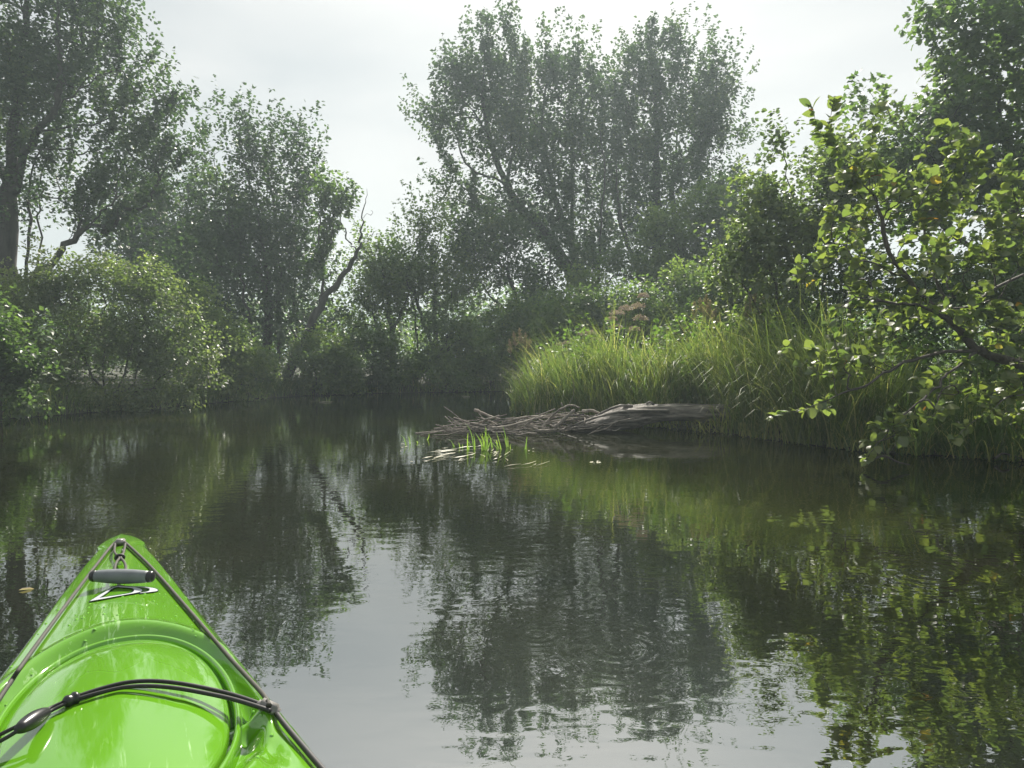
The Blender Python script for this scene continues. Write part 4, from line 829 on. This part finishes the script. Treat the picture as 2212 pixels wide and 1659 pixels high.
# dead branch in the water on the right
for pts, d, lab in [([(2150, 990), (2165, 980), (2190, 985), (2230, 1000)], 6.0, 'dead brown branch arching out of the water at the right bank'),
                    ([(1865, 1003), (1905, 985), (1940, 998), (1965, 1004)], 5.6, 'thin dead twig lying on the water below the dipping alder branch')]:
    P = spline([at(a, b_, d) for a, b_ in pts], 5); P[:, 2] = np.maximum(P[:, 2], 0.004)
    c = P.mean(0); c[2] = 0; V, F = tube(P - c, np.linspace(0.012, 0.005, len(P)), 6, 0.08); o_ = mesh('dead_branch', V, F, M_twig, None, smooth=True, loc=c); tag(o_, lab, 'branch')

# ------------------------------------------------------------------ kayak
KA = R(28.55); kroot = empty('kayak', (0, 0, 0)); kroot.rotation_euler = (0, 0, KA)
tag(kroot, 'lime green kayak bow with black deck cords and a round front hatch', 'kayak')
KX = -0.0226                                            # centre line offset
def k1(x, y): return ((x / 2.572) * k4, (1280 + y / 2.572) * k4)     # pixel of my close-up of the kayak
def kl(x, y, z):
    """close-up pixel on the level z -> kayak coordinates (x right, y to the bow)"""
    p = onz(*k1(x, y), z); c, s = math.cos(KA), math.sin(KA)
    return np.array([c * p[0] + s * p[1], -s * p[0] + c * p[1], z])
ZG = 0.335
S_TIP = 2.395
wy = np.array([-1.2, -0.6, 0.0, 0.5, 0.874, 0.994, 1.105, 1.233, 1.388, 1.56, 1.8, 2.078, 2.2, 2.31, 2.36, 2.395])
ww = np.array([0.28, 0.31, 0.31, 0.275, 0.236, 0.222, 0.208, 0.193, 0.174, 0.151, 0.122, 0.083, 0.062, 0.037, 0.022, 0.0]) * 1.06
def half_w(y):
    y = np.asarray(y, float); w = np.interp(y, wy, ww); tipw = np.sqrt(np.maximum(S_TIP - y, 0) * 0.034)
    return np.where(y > 2.22, np.minimum(np.interp(y, [2.1, 2.22, 2.395], [0.083, 0.062, 0.078]), tipw), w)
HC, HA, HB = (-0.017, 1.135), 0.152, 0.295             # hatch centre and half axes
def ell(x, y, a, b): 
    e = np.abs((x - HC[0]) / a) ** 2.15 + np.abs((y - HC[1]) / b) ** 2.15
    return e ** (1 / 2.15)
def sstep(a, b, v): t_ = np.clip((v - a) / (b - a), 0, 1); return t_ * t_ * (3 - 2 * t_)
def deck_z(x, y):
    w = np.maximum(half_w(y), 1e-4); u = np.clip(np.abs(x - KX) / w, 0, 1)
    crown = np.interp(y, [0.3, 1.0, 1.6, 2.1, 2.395], [0.05, 0.045, 0.032, 0.018, 0.004])
    z = ZG + crown * (1 - u ** 1.7) - 0.020 * sstep(0.84, 1.0, u) ** 1.5
    e = ell(x, y, 0.192, 0.338)                        # the well round the hatch
    lip = np.clip((0.985 - u) / 0.10, 0, 1)
    z = z - 0.034 * (1 - sstep(0.84, 1.03, e)) * lip
    z += 0.010 * np.exp(-((e - 1.0) / 0.05) ** 2) * lip * 0.5
    # saddle under the side fitting
    z += 0.022 * np.exp(-(((np.abs(x - KX) - 0.175) / 0.028) ** 2 + ((y - 1.045) / 0.022) ** 2))
    z -= 0.014 * np.exp(-(((np.abs(x - KX) - 0.175) / 0.018) ** 2 + ((y - 0.955) / 0.05) ** 2))
    return z
Y = np.concatenate([np.linspace(-1.2, 0.6, 14), np.linspace(0.66, 1.62, 120), np.linspace(1.63, 2.2, 60), np.linspace(2.205, S_TIP - 0.0005, 40)])
U = np.sin(np.linspace(-1, 1, 111) * math.pi / 2); U = 0.5 * U + 0.5 * np.linspace(-1, 1, 111)
W_ = half_w(Y)
XX = KX + U[None, :] * W_[:, None]; YY = np.repeat(Y[:, None], len(U), 1); ZZ = deck_z(XX, YY)
below = [(1.012, -0.030), (1.0, -0.06), (0.97, -0.14), (0.90, -0.24), (0.70, -0.36), (0.35, -0.42), (0.0, -0.44)]
rows = []
for i in range(len(Y)):
    y = Y[i]; zg = ZG - 0.020; w = W_[i]; rake = max(0, y - 1.6)
    lft = [(KX - w * a, y - 0.35 * rake * (-b_) * 1.2, zg + b_) for a, b_ in below]; rgt = [(KX + w * a, y - 0.35 * rake * (-b_) * 1.2, zg + b_) for a, b_ in below[:-1]]
    rows.append(np.concatenate([np.array(lft[::-1]), np.stack([XX[i], YY[i], ZZ[i]], -1), np.array(rgt)]))
rows = np.array(rows); nr, nc = rows.shape[:2]
ii_ = np.arange(nr - 1)[:, None] * nc; jj_ = np.arange(nc)[None]; kk_ = (jj_ + 1) % nc
Fk = np.stack([ii_ + jj_, ii_ + kk_, ii_ + nc + kk_, ii_ + nc + jj_], -1).reshape(-1, 4)
# green moulded plastic with scuffs
m, t, o = mat('green_plastic'); L = t.links
tcn = N(t, 'ShaderNodeTexCoord'); mpn = N(t, 'ShaderNodeMapping'); mpn.inputs['Scale'].default_value = (60, 5, 20); L.new(tcn.outputs['Object'], mpn.inputs[0])
sc = N(t, 'ShaderNodeTexNoise', i_Scale=1.0, i_Detail=5.0, i_Roughness=0.7, i_Distortion=0.8); L.new(mpn.outputs[0], sc.inputs['Vector'])
sc2 = N(t, 'ShaderNodeTexNoise', i_Scale=5.0, i_Detail=3.0); L.new(tcn.outputs['Object'], sc2.inputs['Vector'])
ra = N(t, 'ShaderNodeMapRange', i_1=0.58, i_2=0.66, i_3=0.0, i_4=1.0); L.new(sc.outputs['Fac'], ra.inputs[0])
rb = N(t, 'ShaderNodeMapRange', i_1=0.45, i_2=0.60, i_3=0.0, i_4=0.85); L.new(sc2.outputs['Fac'], rb.inputs[0])
mu = N(t, 'ShaderNodeMath', operation='MULTIPLY'); L.new(ra.outputs[0], mu.inputs[0]); L.new(rb.outputs[0], mu.inputs[1])
mc = N(t, 'ShaderNodeMixRGB'); mc.inputs[1].default_value = (0.105, 0.285, 0.013, 1); mc.inputs[2].default_value = (0.33, 0.52, 0.22, 1); L.new(mu.outputs[0], mc.inputs[0])
pr = N(t, 'ShaderNodeBsdfPrincipled', i_Roughness=0.06); L.new(mc.outputs[0], pr.inputs['Base Color']); pr.inputs['Coat Weight'].default_value = 0.8; pr.inputs['Coat Roughness'].default_value = 0.03
fine = N(t, 'ShaderNodeTexNoise', i_Scale=9.0, i_Detail=3.0); L.new(tcn.outputs['Object'], fine.inputs['Vector'])
bp = N(t, 'ShaderNodeBump', i_Strength=0.2, i_Distance=0.003); L.new(fine.outputs['Fac'], bp.inputs['Height']); L.new(bp.outputs[0], pr.inputs['Normal'])
L.new(pr.outputs[0], o.inputs[0]); M_kayak = m
mesh('hull', rows.reshape(-1, 3), Fk, M_kayak, kroot, smooth=True)
# hatch: rim ring and domed cover
def hatch_ring(radii_z, name, m, close=False):
    A = np.linspace(0, 2 * math.pi, 96, endpoint=False); V = []
    for k_, z in radii_z:
        ca, sa = np.cos(A), np.sin(A); e = 2 / 2.15
        V.append(np.stack([HC[0] + HA * k_ * np.sign(ca) * np.abs(ca) ** e, HC[1] + HB * (1 - (1 - k_) * HA / HB if k_ > 0.3 else k_) * np.sign(sa) * np.abs(sa) ** e, np.full(96, z) - 0.012 * np.abs(ca) ** 2 * min(1, k_)], -1))
    V = np.concatenate(V); n_ = len(radii_z); ii_ = np.arange(n_ - 1)[:, None] * 96; jj_ = np.arange(96)[None]; kk_ = (jj_ + 1) % 96
    F = np.stack([ii_ + jj_, ii_ + kk_, ii_ + 96 + kk_, ii_ + 96 + jj_], -1).reshape(-1, 4)
    Fs = [tuple(f) for f in F]
    if close: Fs.append(tuple(range((n_ - 1) * 96, n_ * 96)))
    return mesh(name, V, Fs, m, kroot, smooth=True)
HZ = 0.352
hatch_ring([(1.04, HZ - 0.05), (1.04, HZ - 0.002), (1.03, HZ + 0.005), (1.01, HZ + 0.008), (0.985, HZ + 0.006), (0.972, HZ + 0.0), (0.965, HZ - 0.016), (0.90, HZ - 0.016)], 'hatch_rim', M_kayak)
hatch_ring([(0.935, HZ - 0.015), (0.932, HZ + 0.000), (0.915, HZ + 0.0045), (0.88, HZ + 0.0065), (0.80, HZ + 0.0098), (0.70, HZ + 0.0135), (0.55, HZ + 0.0175), (0.38, HZ + 0.020), (0.2, HZ + 0.0212), (0.05, HZ + 0.0215)], 'hatch_cover', M_kayak, True)
M_black = plain('black_cord', (0.018, 0.018, 0.018), 0.6); M_cord = plain('dark_deck_line', (0.045, 0.042, 0.034), 0.75); M_grey = plain('grey_rubber', (0.16, 0.175, 0.185), 0.45); M_fit = plain('grey_fitting', (0.20, 0.19, 0.18), 0.35)
M_plastic = plain('black_plastic', (0.02, 0.02, 0.022), 0.3)
def kz(p, lift): p = np.array(p, float); p[2] = float(deck_z(np.array([p[0]]), np.array([p[1]]))[0]) + lift; return p
def on_deck(x, y, lift=0.006):
    """close-up pixel -> point on the deck surface"""
    z = ZG
    for _ in range(8):
        p = kl(x, y, z); z = float(deck_z(np.array([p[0]]), np.array([p[1]]))[0]) + lift
    return kl(x, y, z)
def cord(name, P, r, m, sides=8, per=8):
    Q_ = spline(P, per); V, F = tube(Q_, r, sides); return mesh(name, V, F, m, kroot, smooth=True)
def deck_cord(pix, r, m, z0, z1):
    """a taut line seen along these pixels, at least 6 mm clear of the deck and never below the chord from z0 to z1"""
    Q_ = spline([np.array([a, b_, 0.0]) for a, b_ in pix], 10); n_ = len(Q_); P = []
    for k_, q_ in enumerate(Q_):
        p = on_deck(q_[0], q_[1], 0.006); zc = z0 + (z1 - z0) * k_ / (n_ - 1)
        P.append(kl(q_[0], q_[1], max(p[2], zc)))
    P = np.array(P); P[1:-1] = (P[:-2] + 2 * P[1:-1] + P[2:]) / 4
    V, F = tube(P, r, 8); return mesh('deck_line', V, F, m, kroot, smooth=True)
deck_cord([(805, 196), (870, 255), (1000, 385), (1266, 690), (1472, 932), (1630, 1104), (1698, 1182), (1733, 1245)], 0.0035, M_cord, 0.343, 0.357)
deck_cord([(738, 196), (690, 250), (520, 470), (300, 765), (155, 965), (28, 1150), (-100, 1340), (-280, 1600)], 0.0035, M_cord, 0.343, 0.352)
deck_cord([(1780, 1300), (1850, 1390), (1960, 1520), (2080, 1660), (2300, 1900)], 0.0038, M_black, 0.355, 0.345)
# bow fitting
def box_part(name, c, sx, sy, sz, rot, m, bev=0.003):
    import bmesh
    bm = bmesh.new(); bmesh.ops.create_cube(bm, size=1.0)
    for v in bm.verts: v.co = (v.co.x * sx, v.co.y * sy, v.co.z * sz)
    bmesh.ops.bevel(bm, geom=bm.edges[:], offset=bev, segments=3, affect='EDGES')
    me = bpy.data.meshes.new(name); bm.to_mesh(me); bm.free(); me.materials.append(m); o_ = bpy.data.objects.new(name, me); C.objects.link(o_); o_.parent = kroot; o_.location = c; o_.rotation_euler = rot
    me.polygons.foreach_set('use_smooth', np.ones(len(me.polygons), bool)); return o_
bf = on_deck(772, 192, 0.008); box_part('bow_fitting', bf, 0.024, 0.030, 0.014, (0, 0, -R(8)), M_fit)
# carrying handle on its cord loops
hL, hR = kl(585, 412, ZG + 0.048), kl(985, 416, ZG + 0.048); hd = unit(hR - hL); ln_ = np.linalg.norm(hR - hL)
tt = np.linspace(0, 1, 25); rr = 0.0105 + 0.0055 * np.sin(np.pi * tt) ** 0.8
sel = (tt > 0.07) & (tt < 0.93)
V, F = tube(hL + (hR - hL) * tt[sel][:, None], rr[sel], 18); mesh('handle_grip', V, F, M_grey, kroot, smooth=True)
for a, b_ in ((0.0, 0.085), (0.915, 1.0)):
    ts = np.linspace(a, b_, 7); r2 = (0.0112 + 0.0055 * np.sin(np.pi * ts) ** 0.8) * np.array([0.86, 0.98, 1, 1, 1, 0.98, 0.86]); V, F = tube(hL + (hR - hL) * ts[:, None], r2, 18); mesh('handle_end_cap', V, F, M_plastic, kroot, smooth=True)
kn = kl(770, 292, ZG + 0.036)
hm = (hL + hR) / 2
cord('handle_cord', [on_deck(740, 205, 0.008), kl(736, 255, ZG + 0.030), kl(758, 285, ZG + 0.036), kl(768, 297, ZG + 0.038), kl(752, 318, ZG + 0.042), kl(740, 350, ZG + 0.046), kl(738, 395, ZG + 0.048)], 0.0030, M_cord)
cord('handle_cord', [on_deck(806, 205, 0.008), kl(796, 255, ZG + 0.030), kl(782, 285, ZG + 0.036), kl(778, 297, ZG + 0.038), kl(796, 318, ZG + 0.042), kl(808, 350, ZG + 0.046), kl(806, 395, ZG + 0.048)], 0.0030, M_cord)
A = np.linspace(0, 2 * math.pi, 20); dv = unit(kl(770, 330, ZG + 0.03) - kl(770, 250, ZG + 0.03)); sx_ = np.array([1.0, 0, 0]); uz = np.array([0, 0, 1.0])
V, F = tube(kn + 0.009 * np.cos(A)[:, None] * sx_ + 0.006 * np.sin(A)[:, None] * uz, 0.0036, 8, cap=False); mesh('cord_knot', V, F, M_black, kroot, smooth=True)
# hatch bungee: two strands, keeper, toggle ball, side fitting
def bung(off):
    pts = [(1740, 1262, 0.362), (1640, 1222, 0.366), (1480, 1170, 0.368), (1300, 1128, 0.372), (1130, 1098, 0.377), (960, 1086, 0.379), (800, 1098, 0.379), (640, 1138, 0.377), (480, 1190, 0.374)]
    return [kl(x, y + off * (0.5 + 0.5 * math.sin(math.pi * i_ / 8)), z) for i_, (x, y, z) in enumerate(pts)]
cord('hatch_bungee', bung(0), 0.0032, M_black, 8); cord('hatch_bungee', bung(34), 0.0032, M_black, 8)
cord('hatch_bungee', [kl(480, 1192, 0.374), kl(400, 1225, 0.373), kl(300, 1272, 0.371), kl(180, 1340, 0.38), kl(60, 1402, 0.374), kl(-120, 1490, 0.36), kl(-300, 1580, 0.345)], 0.0026, M_black)
cord('hatch_bungee', [kl(480, 1205, 0.374), kl(405, 1240, 0.373), kl(305, 1290, 0.371), kl(185, 1360, 0.38), kl(60, 1440, 0.374), kl(-120, 1540, 0.36), kl(-300, 1640, 0.345)], 0.0026, M_black)
e0, e1 = kl(500, 1190, 0.374), kl(415, 1225, 0.374); V, F = tube(e0 + (e1 - e0) * np.linspace(0, 1, 9)[:, None], [0.0075, 0.009, 0.0095, 0.008, 0.0068, 0.008, 0.0085, 0.008, 0.006], 12); mesh('cord_clip', V, F, M_plastic, kroot, smooth=True)
e0, e1 = kl(300, 1285, 0.372), kl(120, 1395, 0.380); tt = np.linspace(0, 1, 13); V, F = tube(e0 + (e1 - e0) * tt[:, None], 0.0048 + 0.0062 * np.sin(np.pi * np.clip(tt, 0.02, 0.98)) ** 0.55, 18); mesh('cord_toggle', V, F, M_plastic, kroot, smooth=True)
f0, f1 = kl(1655, 1235, 0.364), kl(1800, 1300, 0.352); fd = f1 - f0
box_part('side_fitting', (f0 + f1) / 2 + np.array([0, 0, 0.003]), np.linalg.norm(fd[:2]) * 1.0, 0.020, 0.014, (0, math.asin(-fd[2] / np.linalg.norm(fd)) * 1.0, math.atan2(fd[1], fd[0])), M_fit, 0.005)
# swoosh emblem printed on the deck: flat print just above the surface
def decal(name, outline, m, lift):
    P = np.array([on_deck(x, y, lift) for x, y in outline]); c = P.mean(0)
    return mesh(name, P, [tuple(range(len(P)))], m, kroot)
def zk(x, y): return ((160 + x / 6.506) * 2.572, (1320 + y / 6.506 - 1280) * 2.572)   # close-up of the emblem -> close-up of the kayak
M_white = plain('white_print', (0.50, 0.54, 0.55), 0.3); M_navy = plain('dark_print', (0.02, 0.04, 0.06), 0.25)
def strip(name, A_, B_, m, lift):
    n_ = 24; A_ = spline([np.array([*a, 0.0]) for a in A_], 8)[:, :2]; B_ = spline([np.array([*a, 0.0]) for a in B_], 8)[:, :2]
    A_ = np.array([A_[int(round(t_ * (len(A_) - 1)))] for t_ in np.linspace(0, 1, n_)]); B_ = np.array([B_[int(round(t_ * (len(B_) - 1)))] for t_ in np.linspace(0, 1, n_)])
    V = np.array([on_deck(*zk(*a), lift) for a in A_] + [on_deck(*zk(*b_), lift) for b_ in B_]); i_ = np.arange(n_ - 1)
    return mesh(name, V, np.stack([i_, i_ + 1, i_ + n_ + 1, i_ + n_], -1), m, kroot)
# water drops on the deck
dg = Geo()
for _ in range(170):
    y_ = rng.uniform(0.8, 1.7); x_ = KX + rng.uniform(-0.9, 0.9) * float(half_w(np.array([y_]))[0])
    if ell(np.array([x_]), np.array([y_]), HA, HB)[0] < 1.06: continue
    c_ = kz((x_, y_, 0), 0.0); r_d = rng.uniform(0.0012, 0.0035); a_ = np.arange(8) * math.pi / 4
    V = np.array([c_ + [r_d * k_ * math.cos(q_), r_d * k_ * math.sin(q_) * 1.2, h_ * r_d] for k_, h_ in ((1.0, -0.2), (0.75, 0.4)) for q_ in a_] + [c_ + [0, 0, 0.55 * r_d]])
    j_ = np.arange(8); k2 = (j_ + 1) % 8; F = np.concatenate([np.stack([j_, k2, k2 + 8], -1), np.stack([j_, k2 + 8, j_ + 8], -1), np.stack([j_ + 8, k2 + 8, np.full(8, 16)], -1)]); dg.add(V, F)
m, t, o = mat('water_drop'); pr = N(t, 'ShaderNodeBsdfPrincipled', i_Roughness=0.0); pr.inputs['Base Color'].default_value = (0.16, 0.40, 0.04, 1); pr.inputs['IOR'].default_value = 1.8; t.links.new(pr.outputs[0], o.inputs[0])
ob = dg.build('water_drops', m, kroot, smooth=True, tinted=False); ob['kind'] = 'stuff'
strip('emblem_outline', [(395, 1200), (640, 1040), (860, 930), (1000, 938), (1180, 955), (1290, 1010), (1200, 1062), (900, 1110), (640, 1160), (395, 1200)], [(600, 1130), (700, 1065), (830, 975), (960, 975), (1090, 985), (1120, 1015), (1080, 1045), (900, 1080), (740, 1105), (600, 1130)], M_navy, 0.0016)
strip('emblem', [(420, 1188), (640, 1052), (850, 945), (1000, 950), (1170, 965), (1275, 1010), (1190, 1050), (900, 1100), (640, 1150), (420, 1188)], [(575, 1135), (690, 1060), (815, 965), (960, 965), (1110, 980), (1140, 1018), (1085, 1055), (900, 1088), (740, 1113), (575, 1135)], M_white, 0.0030)
strip('emblem_outline', [(1080, 945), (1300, 950), (1480, 975), (1540, 1012), (1480, 1040), (1225, 1066)], [(1120, 960), (1250, 962), (1350, 985), (1380, 1010), (1330, 1038), (1215, 1052)], M_navy, 0.0016)
strip('emblem', [(1090, 950), (1300, 956), (1470, 980), (1525, 1012), (1470, 1032), (1240, 1056)], [(1130, 957), (1250, 960), (1365, 985), (1395, 1010), (1345, 1035), (1240, 1050)], M_white, 0.0030)

# ------------------------------------------------------------------ haze
HAZE = 0.0030  # thin air volume, added mostly to imitate lens glare and lift dark foliage
m, t, o = mat('glare_haze_air'); v = N(t, 'ShaderNodeVolumePrincipled'); v.inputs['Density'].default_value = HAZE; v.inputs['Color'].default_value = (0.77, 0.92, 0.97, 1); v.inputs['Anisotropy'].default_value = 0.3
t.links.new(v.outputs[0], o.inputs['Volume'])
hx = 4.0 + max(np.abs(gx).max(), np.abs(gy).max(), 300.0); z0, z1 = -2.0, 18.5
Vh = [(-hx, -hx, z0), (hx, -hx, z0), (hx, hx, z0), (-hx, hx, z0), (-hx, -hx, z1), (hx, -hx, z1), (hx, hx, z1), (-hx, hx, z1)]
glare_haze = mesh('glare_haze', Vh, [(0, 3, 2, 1), (4, 5, 6, 7), (0, 1, 5, 4), (1, 2, 6, 5), (2, 3, 7, 6), (3, 0, 4, 7)], m); tag(glare_haze, kind='stuff')
bpy.context.view_layer.update()
print('TOP', max((o_.matrix_world @ Vector(c_)).z for o_ in scene.objects if o_.type == 'MESH' and o_.name != 'glare_haze' for c_ in o_.bound_box), hx)
print('TRIS', sum(len(o_.data.polygons) for o_ in scene.objects if o_.type == 'MESH'))
